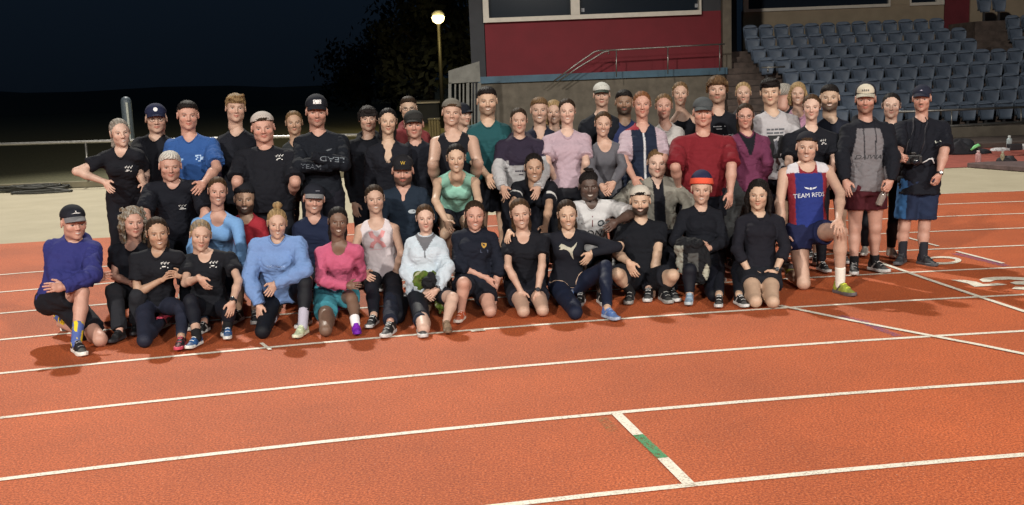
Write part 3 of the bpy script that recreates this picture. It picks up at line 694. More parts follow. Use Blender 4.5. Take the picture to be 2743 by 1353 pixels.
def hair_template(st, seed=0):
    key = (st, seed)
    if key in HAIRS: return HAIRS[key]
    s = SDF(); rr = np.random.RandomState(seed+11)
    def plane(a, b, yl=.0, xl=.2, k=.004):   # cut away what lies below the line a-b in front of y = yl
        a = np.array(a); b = np.array(b); t = nrm(b-a); nx = np.array([t[1], -t[0]])
        def fn(x, y, z): return np.maximum(np.maximum(-((y-a[0])*nx[0]+(z-a[1])*nx[1]), y-yl), np.abs(x)-xl)
        s.add(fn, (0, 0, 0), .4, k, True)
    def oval(hw_, top, yl=-.012, pw=2.2, zc=-.012, bot=-.2):   # the opening of the face
        def fn(x, y, z):
            q_ = (np.abs(x/hw_)**pw+np.abs(np.where(z > zc, (z-zc)/(top-zc), 0*z))**pw)**(1/pw)
            return np.maximum((q_-1)*.06, y-yl)
        s.add(fn, (0, -.08, -.06), (.10, .10, .16), .003, True)
    if st == 'short':
        s.ell((0, .024, .040), (.0815, .099, .086), k=.01); s.ell((0, -.012, .082), (.064, .070, .040), k=.02)
        oval(.067, .074, -.022, 3.2)
        def cut(x, y, z): return np.maximum(np.maximum((y-.012)-.0*z, z-.048), -.9+0*x)
        s.add(cut, (0, -.05, 0), (.2, .08, .2), .006, True)
        def nape(x, y, z): return np.maximum(z+.065-.0*y, -.9+0*x+0*y)
        s.add(nape, (0, .05, -.15), (.2, .2, .1), .006, True)
    elif st in ('mop', 'curtain', 'swept'):
        s.ell((0, .024, .042), (.086, .103, .088), k=.01); s.ell((0, -.030, .078), (.068, .068, .044), k=.02)
        if st == 'mop':
            for i in range(9):
                x = -.062+.0155*i; s.cone((x*.8, -.060, .088), (x*1.12, -.093+abs(x)*.25, .034+rr.uniform(-.006, .008)), .017, .008, k=.008)
            for g in (-1, 1): s.cone((g*.080, -.01, .05), (g*.086, .0, -.01), .016, .010, k=.01)
        elif st == 'curtain':
            for g in (-1, 1):
                for i in range(4): s.cone((g*.010, -.062-.004*i, .112-.006*i), (g*(.045+.012*i), -.088+.012*i, .072-.010*i), .016, .010, k=.008)
                s.cone((g*.078, -.035, .060), (g*.086, .0, -.015), .015, .010, k=.01)
        else:
            for i in range(6): s.cone((-.05+.018*i, -.05, .10), (-.066+.024*i, -.085+.0*i, .088+.006*i), .020, .012, k=.01)
        def cut(x, y, z): return np.maximum(np.maximum(y+.004, z-(.046 if st != 'mop' else .03)), np.abs(x)-.071-.0*y)
        s.add(cut, (0, -.08, -.03), (.09, .10, .12), .004, True)
        def nape(x, y, z): return z+.07+0*x+0*y
        s.add(nape, (0, .05, -.17), (.2, .2, .1), .006, True)
    elif st in ('pulled', 'bun', 'pony', 'topbun', 'low'):
        s.ell((0, .024, .037), (.0795, .0965, .084), k=.01)
        oval(.0655, .082, -.016, 2.1)
        s.cone((0, -.10, .118), (0, .10, .128), .0022, .0022, k=.008, sub=True)
        def nape(x, y, z): return z+.072+0*x+0*y
        s.add(nape, (0, .05, -.17), (.2, .2, .1), .006, True)
        def ear(x, y, z): return np.maximum(np.maximum(z-.012, y-.034), -y-.2)+0*x
        s.add(ear, (0, 0, -.04), (.12, .12, .07), .008, True)
        if st == 'low':
            for g in (-1, 1): s.cone((g*.045, .055, -.02), (g*.058, .060, -.115), .030, .020, k=.02); s.cone((g*.055, .060, -.11), (g*.060, .045, -.165), .020, .012, k=.02)
        if st == 'bun': s.ell((0, .112, .060), (.036, .03, .036), k=.01)
        if st == 'topbun': s.ell((.006, .048, .140), (.040, .034, .030), k=.006)
        if st in ('pony', 'low'):
            z0 = .055 if st == 'pony' else -.02
            s.ell((0, .118, z0), (.024, .022, .024), k=.01); s.cone((0, .13, z0), (.02, .135, z0-.12), .024, .020, k=.01); s.cone((.02, .135, z0-.12), (.025, .12, z0-.2), .02, .008, k=.01)
        for g in (-1, 1): s.cone((g*.073, -.020, .03), (g*.0785, -.012, -.012), .006, .003, k=.006)
    elif st in ('long', 'curly', 'bob', 'side'):
        s.ell((0, .026, .040), (.0845, .102, .087), k=.01); oval(.0665, .080, -.004, 2.1)
        ln = {'long': .26, 'curly': .20, 'bob': .11, 'side': .25}[st]
        for g in (-1, 1):
            for i in range(4):
                y0 = .0+.022*i; a = (g*(.078), y0, .02); b = (g*(.086+rr.uniform(-.004, .01)), y0+.01, -.05); c = (g*(.085+rr.uniform(-.01, .015)), y0+.0, -.05-ln*rr.uniform(.6, .9)*.8)
                s.cone(a, b, .016, .019, k=.012); s.cone(b, c, .019, .010, k=.012)
        for i in range(5): x = -.06+.03*i; s.cone((x, .09, .0), (x*1.1, .085, -.05-ln*.7), .03, .018, k=.02)
        if st == 'curly': 
            for i in range(46):
                t = rr.uniform(-2.7, 2.7)+math.pi/2; zz = rr.uniform(-.13, .10); q = .088+.012*rr.rand()
                y = .03+q*1.05*math.sin(t); x = q*math.cos(t)
                if y < .0 and (abs(x) < .08): continue
                s.ell((x, y, zz), rr.uniform(.012, .02), k=.008)
    elif st == 'afro':
        s.ell((0, .022, .042), (.0815, .098, .086), k=.01); oval(.066, .072, -.01, 3)
        def nape(x, y, z): return z+.05+0*x+0*y
        s.add(nape, (0, .05, -.15), (.2, .2, .1), .006, True)
        for i in range(26):
            t = rr.uniform(0, 6.28); q = rr.uniform(0, .045); s.ell((q*math.cos(t), .02+q*math.sin(t), .132+.012*rr.rand()), .011, k=.005)
    amp = {'short': .0035, 'mop': .006, 'curtain': .006, 'swept': .007, 'long': .006, 'curly': .008, 'bob': .005, 'side': .005, 'afro': .003}.get(st, .0008)
    V, F = s.mesh(.0040, fold=lambda P: amp*.6*wav(P, .022, seed, 2., 4)-.0016*locks(P, st, seed), relax=0)
    HAIRS[key] = (V, F); return V, F
CAPS = {}
def cap_template(st):
    if st in CAPS: return CAPS[st]
    s = SDF(); back = st == 'back'
    tall = .016 if st == 'trucker' else 0
    if st == 'beanie':
        s.ell((0, .020, .060), (.088, .104, .105), k=.01); s.add(lambda x, y, z: (z-.040-.25*(-y))+0*x, (0, 0, -.1), (.3, .3, .17), .004, True)
        V, F = s.mesh(.005, fold=lambda P: .0012*np.sin(np.arctan2(P[:, 0], -P[:, 1])*40)); V2 = None
        b = SDF(); b.torus((0, .018, .066), nrm((0, -.22, 1)), .0, .0); b = SDF()
        b.ell((0, .020, .045), (.0935, .1095, .135), k=.01); b.add(lambda x, y, z: (z-.042+.25*y)+0*x, (0, 0, -.1), (.3, .3, .17), .006, True); b.add(lambda x, y, z: -(z-.096+.25*y)+0*x, (0, 0, .2), (.3, .3, .17), .006, True)
        CAPS[st] = ((V, F), b.mesh(.005, fold=lambda P: .0012*np.sin(np.arctan2(P[:, 0], -P[:, 1])*40))); return CAPS[st]
    s.ell((0, .022, .052), (.0855, .1015, .085+tall), k=.01)
    if st == 'trucker': s.ell((0, -.02, .080), (.070, .072, .062), k=.02)
    g = 1 if not back else -1
    zc = .046 if not back else .052
    s.add(lambda x, y, z: (z-zc-(-y)*(.10 if not back else .25))+0*x, (0, 0, -.1), (.3, .3, .19), .004, True)
    if back: s.ell((0, -.09, .062), (.030, .05, .022), k=.006, sub=True)
    if st == 'visor': pass
    V, F = s.mesh(.0045)
    # brim: curved plate
    nx, ny = 18, 8; P = []; sg = -1 if not back else 1
    for l in (0, 1):
        for j in range(ny+1):
            for i in range(nx+1):
                q = 2*i/nx-1; a = q*1.12; r0x, r0y = .080, .098; r1y = .098+(.070 if not back else .06)*math.cos(q*1.35)**.7
                t = j/ny; x = r0x*math.sin(a)*(1+.0*t); y0 = r0y*math.cos(a); y = y0+(r1y-r0y)*t*1.0
                z = zc+.010+(.010 if not back else -.02)-.020*t-.030*q*q*(.4+.6*t)-l*.0045
                if back: z -= .03
                P.append((x, .022+sg*y, z))
    N = (nx+1)*(ny+1); Fb = []
    for j in range(ny):
        for i in range(nx): a = j*(nx+1)+i; Fb += [(a, a+1, a+nx+2, a+nx+1), (N+a, N+a+nx+1, N+a+nx+2, N+a+1)]
    for i in range(nx): a = ny*(nx+1)+i; Fb += [(a, a+1, N+a+1, N+a), (i, N+i, N+i+1, i+1)]
    CAPS[st] = ((V, F), (np.array(P), np.array(Fb))); return CAPS[st]
HANDS = {}
def hand_template(pose):
    if pose in HANDS: return HANDS[pose]
    s = SDF(); spec = {'r': (18, .03), 's': (26, .13), 'g': (62, .0), 'f': (8, .02)}[pose]
    curl, spr = spec
    s.cone((0, -.012, 0), (0, .02, 0), .026, .025, k=.01)
    s.ell((0, .048, 0), (.040, .046, .0135), k=.02); s.ell((.018, .03, -.008), (.018, .026, .013), k=.015)
    for i, (x, L, r) in enumerate(((.029, .070, .0088), (.010, .079, .0092), (-.010, .073, .0088), (-.028, .058, .0078))):
        p = np.array([x, .080-.004*abs(i-1.3), 0.]); ang = math.radians(curl*.5); sx = (1.5-i)*spr+x*1.2*(1 if pose != 'g' else .3)
        for q, (f, c) in enumerate(((.42, 1.), (.32, 1.1), (.26, .8))):
            d = np.array([math.sin(sx)*math.cos(ang), math.cos(sx)*math.cos(ang), -math.sin(ang)]); p2 = p+d*L*f
            s.cone(p, p2, r*(1-.06*q), r*(.96-.08*q), k=.004); p = p2; ang += math.radians(curl*c)
    a = np.array([.030, .018, -.006]); b = np.array([.056, .045, -.014]); c = np.array([.064, .075, -.020]) if pose != 'g' else np.array([.040, .072, -.034])
    s.cone(a, b, .013, .0105, k=.012); s.cone(b, c, .0105, .0085, k=.004)
    HANDS[pose] = s.mesh(.0038, relax=1); return HANDS[pose]
SHOES = {}
def shoe_template():
    if SHOES: return SHOES['u'], SHOES['s']
    s = SDF()   # toe along +y, origin at the ankle, floor at z=-.085
    s.cone((0, -.035, -.045), (0, .08, -.052), .034, .036, k=.02); s.cone((0, .08, -.056), (.004, .165, -.064), .038, .026, k=.02)
    s.cone((0, -.030, -.03), (0, -.018, .010), .034, .037, k=.02, capb=0); s.cone((0, .0, .0), (0, .07, -.03), .030, .026, k=.02)
    s.ell((0, -.016, .036), (.027, .028, .020), k=.006, sub=True)
    s.add(lambda x, y, z: (z+.070)+0*x+0*y, (0, .05, -.12), (.2, .3, .05), .003, True)
    SHOES['u'] = s.mesh(.0055, relax=0)
    s = SDF(); prof = [(-.075, .020), (-.06, .034), (0, .034), (.06, .037), (.11, .044), (.16, .040), (.19, .026), (.202, .008)]
    T = [p[0] for p in prof]; W_ = [p[1] for p in prof]
    def fn(x, y, z):
        w_ = np.interp(y, T, W_).astype(np.float32); lift = np.maximum(y-.13, 0)**2*2.2
        return np.maximum(np.maximum(np.abs(x-.004*(y > .05))-w_, np.abs(z+.070-lift)-.0155), np.maximum(y-.202, -.075-y))
    s.add(fn, (0, .06, -.065), (.06, .15, .04), .005); SHOES['s'] = s.mesh(.006, relax=1)
    return SHOES['u'], SHOES['s']
# ------------------------------------------------------------------ the person builder
def crop(x0, y0, s): return lambda u, v: (x0+u*s, y0+v*s)
A1 = crop(80, 220, .31463); A2 = crop(80, 520, .36188); A3 = crop(580, 220, .31463); A4 = crop(580, 520, .33040)
A5 = crop(1080, 220, .31463); A6 = crop(1080, 500, .33040); A7 = crop(1500, 180, .33040); A8 = crop(1480, 440, .34619)
B1 = crop(2000, 180, .34622); B2 = crop(2000, 400, .33841)
class Q(tuple):               # a point already given in photo pixels
    def __add__(s, t): return Q(tuple(s)+tuple(t))
def q(fn, u, v): return Q(fn(u, v))
SK = {'p': (.50, .30, .215), 'pp': (.56, .355, .27), 'r': (.50, .255, .185), 't': (.42, .245, .155), 'b': (.27, .15, .09), 'd': (.165, .088, .056), 'k': (.085, .048, .036), 'a': (.52, .335, .225)}
HC = {'blk': (.012, .010, .010), 'dk': (.028, .018, .012), 'br': (.050, .028, .015), 'lb': (.12, .072, .036), 'bl': (.25, .17, .085), 'gr': (.25, .235, .21), 'gd': (.16, .14, .12), 'rd': (.15, .065, .03), 'wh': (.42, .40, .37)}
def rotz(a): c, s = math.cos(a), math.sin(a); return np.array([[c, -s, 0], [s, c, 0], [0, 0, 1]])
def rotx(a): c, s = math.cos(a), math.sin(a); return np.array([[1, 0, 0], [0, c, -s], [0, s, c]])
def roty(a): c, s = math.cos(a), math.sin(a); return np.array([[c, 0, s], [0, 1, 0], [-s, 0, c]])
def bez(b, r, p, n=8): return p
def cl(c):
    c = lin(c); g_ = c@np.array([.3, .5, .2])
    return (c*.88+g_*.12)*(.84 if g_ > .02 else np.array([.88, .98, 1.3]))
PEOPLE = []
ONLY = os.environ.get('ONLY'); ONLY = set(ONLY.split(',')) if ONLY else None
def parent_mesh(name, V, F, mat, par, C=None, o0=None):
    return mkmesh(name, V-o0, F, mat, par, True, C)
def warn(*a):
    if os.environ.get('DBG'): print('WARN', *a)
def person(key, label, fn, Y, hd, **o):
    if ONLY and key not in ONLY: return
    fem = o.get('fem', False)
    def pxy(p): return tuple(p[:2]) if isinstance(p, Q) else fn(*p[:2])
    # head
    (ux, vt), (_, vb) = pxy((hd[0], hd[1])), pxy((hd[0], hd[2]))
    cap = o.get('cap'); extra = .018 if cap else .010 + (.03 if o.get('hair') == 'topbun' else 0)
    Yh = Y-o.get('lean', .04)
    top = at(ux, vt, Yh); bot = at(ux, vb, Yh); hh = np.linalg.norm(top-bot)/(.230+extra)
    hs = min(1.09, max(.90, hh)); hs = hs*(.985 if fem else 1.0)
    if abs(hh-hs) > .08: warn(key, 'head scale', round(hh, 2))
    yaw, pit, rol = [math.radians(a) for a in o.get('hrot', (0, 0, 0))]
    # default gaze: towards the camera
    C = (top+bot)/2; C[2] -= extra*.5*hs; gz = math.atan2(C[0], C[1])
    RH = rotz(-gz+yaw)@roty(rol)@rotx(pit+.06)
    # torso frame
    ztop = top[2]; S = o.get('S') or (min(1.08, max(.88, ztop/1.74)) if o.get('stand') else (.93 if fem else 1.0))
    W = o.get('w', 1.)
    N = C+np.array([0, .045, -.18*hs])
    by = math.radians(o.get('by', 0))
    if 'sh' in o:
        a, b = [at(*pxy(p), Y) for p in o['sh']]
        wd = abs(b[0]-a[0]); inset = (.057 if not o.get('top') in ('hood', 'jacket') else .064)*S
        JL = a+np.array([inset, 0, -.058]); JR = b+np.array([-inset, 0, -.058])
        mid = (JL+JR)/2; nz = min(max(mid[2]+.078*S, C[2]-.212*hs), C[2]-.148*hs); N = np.array([.5*mid[0]+.5*C[0], Y, nz])
        for J in (JL, JR): J[2] = min(J[2], nz-.050*S)
    else:
        N[1] = Y; hw = (.155 if fem else .178)*S*W; JL = N+np.array([-hw, 0, -.072*S]); JR = N+np.array([hw, 0, -.072*S])
    dy = (JR[0]-JL[0])*math.tan(by)/2; JL = JL-[0, dy, 0]; JR = JR+[0, dy, 0]
    LT = .50*S
    def onray(px, P, L, sg, zmin=None):
        px = pxy(px); d = src_ray(*px); d = d/np.linalg.norm(d); oc = CAM0-P; b = d@oc; c = oc@oc-L*L; disc = b*b-c
        if disc < 0:
            t = -b; r_ = np.linalg.norm(CAM0+d*t-P)
            if r_ > L*1.3: warn(key, 'limb long', round(r_/L, 2), px)
        else: t = -b-math.sqrt(disc)*sg
        return CAM0+d*t
    if 'hp' in o: H = onray(o['hp'], N, LT, o.get('hs', -1))
    else: H = N+np.array([0, .02, -LT])
    if H[2] < .16: H[2] = .16
    u = nrm(N-H); r = nrm(JR-JL); r = nrm(r-u*(r@u)); f = np.cross(u, r); f = f if f[1] < 0 or abs(f[1]) < .3 else f
    f = np.cross(u, r); f = -f if (f@np.array([0, -1, 0])) < -.2 else f   # forward, towards the camera
    LT = np.linalg.norm(N-H); fr = (r, f, u)
    # arms
    UA, FA, HN = .285*S, .25*S, .185*S
    arms = []
    for sd, J in (('l', JL), ('r', JR)):
        e = o.get('e'+sd); w_ = o.get('w'+sd); g = -1 if sd == 'l' else 1
        if e is None: E = J+nrm(np.array([g*.16, .04, -1]))*UA
        elif e[-1] == 'abs': E = np.array(e[:3])
        else: E = onray(e, J, UA, e[2] if len(e) > 2 else 1)
        if w_ is None: Wp = E+nrm(np.array([-g*.10, -.25, -1]))*FA
        elif isinstance(w_[-1], float): Wp = at(*pxy(w_), w_[-1])
        else: Wp = onray(w_, E, FA, w_[2] if len(w_) > 2 else 1)
        hp_ = o.get('h'+sd)
        if hp_ is None: dr = nrm(Wp-E)
        else: dr = nrm(onray(hp_, Wp, HN*.7, hp_[2] if len(hp_) > 2 else 1)-Wp)
        if Wp[2] < .05: Wp[2] = .05
        arms.append((sd, g, J, E, Wp, dr))
    # legs
    TH, SHN = .43*S, .42*S; legs = []; hw = (.092 if fem else .088)*S*(.6+.4*W)
    for sd, g in (('l', -1), ('r', 1)):
        J = H+r*g*hw-u*.02; kn = o.get('k'+sd); an = o.get('a'+sd); tuck = False; kind = o.get('t'+sd)
        if kn is None:
            L = (J[2]-.095)/2; K = J+np.array([g*.02, -.02, -L]); 
        elif len(kn) > 2 and kn[2] == 'g': K = gnd(*pxy(kn), .062)
        elif len(kn) > 2 and isinstance(kn[2], float): K = at(*pxy(kn), kn[2])
        else: K = onray(kn, J, TH, kn[2] if len(kn) > 2 else 1)
        if K[2] < .06: K[2] = .06
        if an is None:
            if kn is None: A = np.array([J[0]+g*.03, J[1]+.02, .095])
            elif kn[-1] == 'g': A = K+nrm(np.array([g*.05+o.get('kd', 0), 1, 0]))*SHN*.92; A[2] = .10; A[1] = min(max(A[1], H[1]+.04), K[1]+.55*S); tuck = True
            else: A = np.array([K[0], K[1]+.05, .095])
        elif an[-1] == 'g': A = gnd(*pxy(an), .09)
        elif isinstance(an[-1], float): A = at(*pxy(an), an[-1])
        else: A = onray(an, K, SHN, an[2] if len(an) > 2 else -1)
        if an is not None and kn is not None and kn[-1] == 'g': tuck = True
        if not (.6 < np.linalg.norm(K-J)/TH < 1.35): warn(key, sd, 'thigh', round(np.linalg.norm(K-J)/TH, 2))
        if not (.6 < np.linalg.norm(A-K)/SHN < 1.35): warn(key, sd, 'shin', round(np.linalg.norm(A-K)/SHN, 2))
        A[2] = max(A[2], .085)
        legs.append((sd, g, J, K, A, tuck))
    # ---------------- body
    skin = np.array(SK[o.get('skin', 'p')])*(.5+.5*o.get('sb', 1.)); skin = skin*.84+skin.mean()*.16; hair = np.array(HC[o.get('hc', 'br')])
    b = SDF(); fat = o.get('fat', 1.)
    T = [-.1, 0, .15, .38, .62, .78, .90, 1.02]
    if fem: Wd = [.135, .160, .155, .122, .138, .142, .100, .05]; Dp = [.10, .112, .100, .088, .105, .095, .068, .05]
    else: Wd = [.13, .150, .146, .138, .158, .163, .112, .055]; Dp = [.10, .108, .102, .098, .112, .104, .074, .055]
    Wd = np.array(Wd)*S*W; Dp = np.array(Dp)*S*fat; Wd[2:5] *= fat**.7
    b.loft(H, fr, LT, T, Wd, Dp, t0=-.12, t1=1.0)
    if fem: 
        for g in (-1, 1): b.ell(H+u*LT*.68+r*g*.068*S+f*.072*S, (.055*S, .055*S, .055*S), k=.03)
    nb = C+RH@np.array([0, .034, -.13])*hs
    b.cone(N-u*.03, nb, (.047 if fem else .053)*S, (.047 if fem else .052)*hs, k=.018)
    for J in (JL, JR): b.cone(N-u*.012*S, J, .050*S, .048*S, k=.035)
    am = o.get('arm', 1.)*(.86 if fem else 1.)*(.5+.5*fat)
    for sd, g, J, E, Wp, dr in arms:
        b.cone(J, E, .049*S*am, .040*S*am, k=.02); b.cone(E, E+(Wp-E)*.35, .041*S*am, .043*S*am, k=.02)
        b.cone(E+(Wp-E)*.35, Wp, .043*S*am, .0265*S, k=.02); (sd in o.get('nohand', '')) or b.cone(Wp, Wp+dr*.02, .026*S, .025*S, k=.01)
    lm = (.97 if fem else 1.)*(.4+.6*fat)
    for sd, g, J, K, A, tk_ in legs:
        b.cone(J, J+(K-J)*.45, .088*S*lm, .074*S*lm, k=.03); b.cone(J+(K-J)*.45, K, .074*S*lm, .055*S*lm, k=.02)
        d = nrm(A-K); bk = nrm(np.cross(d, np.cross(f, d))); bk = -bk
        b.ell(K+f*.012, .050*S*lm, k=.02); b.cone(K, K+(A-K)*.33+bk*.012, .051*S*lm, .055*S*lm, k=.02); b.cone(K+(A-K)*.33+bk*.012, A, .054*S*lm, .033*S, k=.02)
        if not o.get('nofoot'): b.cone(A, A+np.array([0, -.004, -.015]), .032*S, .026*S, k=.01)
    V, F = b.mesh(.0125); Cc = np.tile(skin, (len(V), 1))*(1+.06*wav(V, .12, 3))[:, None]
    o0 = np.array([H[0], H[1], 0.])
    Vs, Fs, Cs = [V], [F], [Cc]; n0 = len(V)
    # head
    kind = o.get('m', 's'); HV, HF = get_head(kind)
    P = HV.copy(); vr = np.random.RandomState(sum(ord(c_)*7**i_ for i_, c_ in enumerate(key))); hwid = o.get('hw', 1.)*(1.03 if fem else 1.085)*vr.uniform(.97, 1.03); jw = o.get('jaw', 1.)*(.93 if fem else 1.05)*vr.uniform(.94, 1.06); zv = vr.uniform(-1, 1, 3)
    P[:, 0] *= hwid*np.interp(P[:, 2], [-.11, -.04, .03], [jw, .5+.5*jw, 1]); P[:, 2] *= o.get('hlen', 1.)
    P[:, 2] += np.where((HV[:, 1] < -.03), .0025*zv[0]*np.exp(-((HV[:, 2]-.01)/.03)**2)+.003*zv[1]*np.exp(-((HV[:, 2]+.06)/.02)**2), 0); ns = o.get('nose', 1.)*(1+.12*zv[2]); mk = (np.abs(HV[:, 0]) < .024) & (HV[:, 1] < -.075) & (np.abs(HV[:, 2]+.012) < .032)
    P[mk, 1] = -.078+(P[mk, 1]+.078)*ns
    HCc = head_colors(HV, kind, skin, hair, o); HW = C+(P*hs)@RH.T
    Vs.append(HW); Fs.append(HF+n0); Cs.append(HCc); n0 += len(HW)
    # hands
    for sd, g, J, E, Wp, dr in arms:
        if o.get('nohand', '') and sd in o['nohand']: continue
        PV, PF = hand_template(o.get('hand'+sd, 'r')); back = o.get('back'+sd, None)
        back = nrm(np.array(back)) if back is not None else nrm(np.array([g*.6, -.75, .35]))
        z = back-dr*(back@dr); z = nrm(z) if np.linalg.norm(z) > .05 else nrm(np.cross(dr, [1, 0, 0])); x = np.cross(dr, z)
        Pm = PV*[(-1 if sd == 'l' else 1), 1, 1]*S*(.93 if fem else 1.)
        Vs.append(Wp+Pm[:, :1]*x+Pm[:, 1:2]*dr+Pm[:, 2:3]*z); Fs.append((PF[:, ::-1] if sd == 'l' else PF)+n0); Cs.append(np.tile(skin*np.array([1.02, .95, .93]), (len(PV), 1))); n0 += len(PV)
    Vb, Fb, Cb = np.vstack(Vs), np.vstack(Fs), np.vstack(Cs)
    root = mkmesh('person', Vb-o0, Fb, M_skin, None, True, Cb); root.location = o0
    tag(root, label, 'person', o.get('group', 'people in the group photograph'))
    def part(name, V, F, mat, col, par=root):
        if not hasattr(col, 'shape') or col.ndim == 1: col = np.tile(lin(col), (len(V), 1))
        return parent_mesh(name, V, F, mat, par, col, o0)
    hf = lambda V_: C+(V_*hs*np.array([hwid, 1, 1]))@RH.T
    # ---------------- hair and headwear
    hst = o.get('hair', 'short')
    if hst != 'none':
        V, F = hair_template(hst, o.get('hseed', 0)); V = V.copy(); lk_ = locks(V, hst, o.get('hseed', 0))[:, None]
        if cap and cap != 'back': V = V[:]; sh_ = np.clip((V[:, 2:3]-.030)/.02, 0, 1)*np.where(V[:, 1:2] < .02, 1, .5); V[:, :2] *= 1-.085*sh_; V[:, 2] -= .40*np.maximum(V[:, 2]-.05, 0)
        elif cap: V[:, 2] = np.where(V[:, 2] > .05, .05+(V[:, 2]-.05)*.78, V[:, 2]); V[:, :2] = np.where(V[:, 2:3] > .06, V[:, :2]*.96, V[:, :2])
        cc = np.tile(hair, (len(V), 1)); 
        if o.get('hc2'): t = np.clip(.5+.9*wav(V, .03, 5, 2, 4, (1.5, .5, .5)), 0, 1)[:, None]; cc = cc*(1-t)+np.array(HC[o['hc2']])*t
        cc = cc*(1+.42*lk_)
        part('hair', hf(V), F, M_hair, cc)
    if cap:
        (V, F), (V2, F2) = cap_template('cap' if cap == 'visor' else cap); cc = cl(o.get('capc', '15161c')); cb_ = cl(o.get('brimc', o.get('capc', '15161c')))
        ccol = np.tile(cc, (len(V), 1))
        if o.get('capfront'): m = (V[:, 1] < -.045) & (V[:, 2] > .062); ccol[m] = cl(o['capfront'])
        c_ = part('beanie' if cap == 'beanie' else 'cap', hf(V), F, M_cloth, ccol)
        part('band' if cap == 'beanie' else 'brim', hf(V2), F2, M_cloth, cb_, c_)
        if o.get('capmark'):
            bv = BVHTree.FromPolygons([tuple(v) for v in V], [tuple(int(i) for i in t) for t in F])
            for ms in o['capmark']: emboss(c_, bv, ms, lambda a, b_: (np.array([a, -.5, b_]), np.array([0, 1., 0])), hf, o0)
    if o.get('glasses'):
        g_ = MB()
        for g in (-1, 1):
            g_.tube([np.array([g*.033+.022*math.cos(t)*1., -.093+.004*abs(math.cos(t)), .002+.0145*math.sin(t)]) for t in np.arange(17)*math.pi/8], .0016, 5)
            g_.tube([(g*.055, -.090, .006), (g*.072, -.07, .008), (g*.079, .01, .006)], .0014, 5)
        g_.tube([(-.011, -.095, .005), (.011, -.095, .005)], .0016, 5)
        Vg = hf(np.array(g_.v)); mkmesh('glasses', Vg-o0, g_.f, plain('dark spectacle frame', (.03, .025, .03), .3), root, True)
    # ---------------- upper garment
    tp = o.get('top', 'tee'); seed = abs(hash(key)) % 1000 if False else sum(ord(c) for c in key)*7 % 997
    infl = {'tee': .014, 'long': .014, 'tight': .007, 'hood': .026, 'tank': .011, 'jacket': .026, 'vest': .026, 'sing': .011}[tp]*o.get('loose', 1.)
    g_ = SDF(); Wt = Wd+infl; Dt = Dp+infl*1.1
    if tp not in ('tight',): Wt[:5] = np.maximum(Wt[:5], Wt[5]*o.get('box', .86)); Dt[:5] = np.maximum(Dt[:5], Dt[4]*.98)
    hem = o.get('hem', -.10 if tp != 'hood' else -.06)
    g_.loft(H, fr, LT, T, Wt, Dt, t0=hem, t1=.985, k=.03)
    if fem:
        for g in (-1, 1): g_.ell(H+u*LT*.68+r*g*.066*S+f*.074*S, .055*S+infl, k=.045)
    if fat > 1.1: g_.ell(H+u*LT*.28+f*.04, (.15*S*fat, .13*S*fat, .16*S*fat), k=.06)
    slv = {'tee': .58, 'long': 2, 'tight': 2, 'hood': 2, 'tank': 0, 'jacket': 2, 'vest': 0, 'sing': 0}[tp]; slv = o.get('slv', slv)
    for J in (JL, JR): g_.cone(N-u*.018*S, J, .056*S+infl*.6, .050*S+infl*.7, k=.035)
    tight_s = tp in ('tight',)
    for sd, g, J, E, Wp, dr in arms:
        if slv and slv < 1: r0 = (.056*am+.007)*S+infl*.35; r1 = r0+.006+.25*infl; g_.cone(J, J+(E-J)*slv, r0*.94, r1, k=.03, capb=0.)
        elif slv >= 1:
            ii = infl*(.7 if not tight_s else 1.); r0 = .054*S*am+ii; 
            g_.cone(J, E, r0, .042*S*am+ii, k=.022); fr_ = slv-1 if slv < 2 else (1.14 if sd in o.get('nohand', '') else .97)
            e2 = E+(Wp-E)*fr_; e1 = E+(Wp-E)*min(.33, fr_*.8); g_.cone(E, e1, .043*S*am+ii, .045*S*am+ii, k=.02); g_.cone(e1, e2, .045*S*am+ii, (.030*S if slv >= 2 else .042*S)+ii*.8, k=.02, capb=.0)
            if tp == 'hood' : g_.cone(e2-nrm(Wp-E)*.035, e2, .036*S, .035*S, k=.004, capb=0, capa=0)
    nk = o.get('neck', 'crew'); cn = N+f*.02*S
    rad = {'crew': .063, 'high': .060, 'scoop': .070, 'v': .063, 'open': .064}[nk]*S
    if tp in ('hood', 'jacket', 'vest') or nk == 'high' :
        if o.get('hoodup', tp == 'hood'):
            g_.torus(N+u*.018-f*.035, nrm(u*1.+f*.62), .082*S, .027*S, k=.02, fr=r, sx=1.06, sy=.95)
        else: g_.cone(N-u*.01, N+u*.045*S+f*.004, .075*S, .068*S, k=.012, capb=0)
    g_.mark()
    g_.cone(cn-u*.012, cn+u*.16+f*.02, rad, rad*1.0, k=.008, sub=True)
    if tp in ('hood', 'jacket', 'vest') or nk == 'high': g_.cone(N-u*.01, N+u*.2, .060*S, .064*S, k=.006, sub=True)
    if nk == 'scoop': g_.ell(N+f*.10*S-u*.022*S, (.060*S, .060*S, .056*S), k=.012, sub=True)
    if tp in ('tank', 'sing'):
        g_.cone(cn-u*.03, cn+u*.16, .076*S, .076*S, k=.01, sub=True)
        for J in (JL, JR): o_ = nrm(J-N); c_j = N+o_*(np.linalg.norm(J-N)+(.040 if tp == 'tank' else .046)*S); g_.cone(c_j-u*.085*S, c_j+u*.12, .066*S, .074*S, k=.012, sub=True)
    if nk == 'v': g_.cone(N+f*.10*S-u*.125*S, N+f*.10*S+u*.03, .006, .055*S, k=.008, sub=True)
    if nk == 'open': g_.cone(N+f*.115*S-u*.145*S, N+f*.11*S+u*.03, .034*S, .062*S, k=.008, sub=True)
    fa = o.get('fold', {'tight': .003, 'hood': .011, 'jacket': .012, 'long': .0095, 'tee': .009, 'tank': .006, 'sing': .0065, 'vest': .004}[tp])
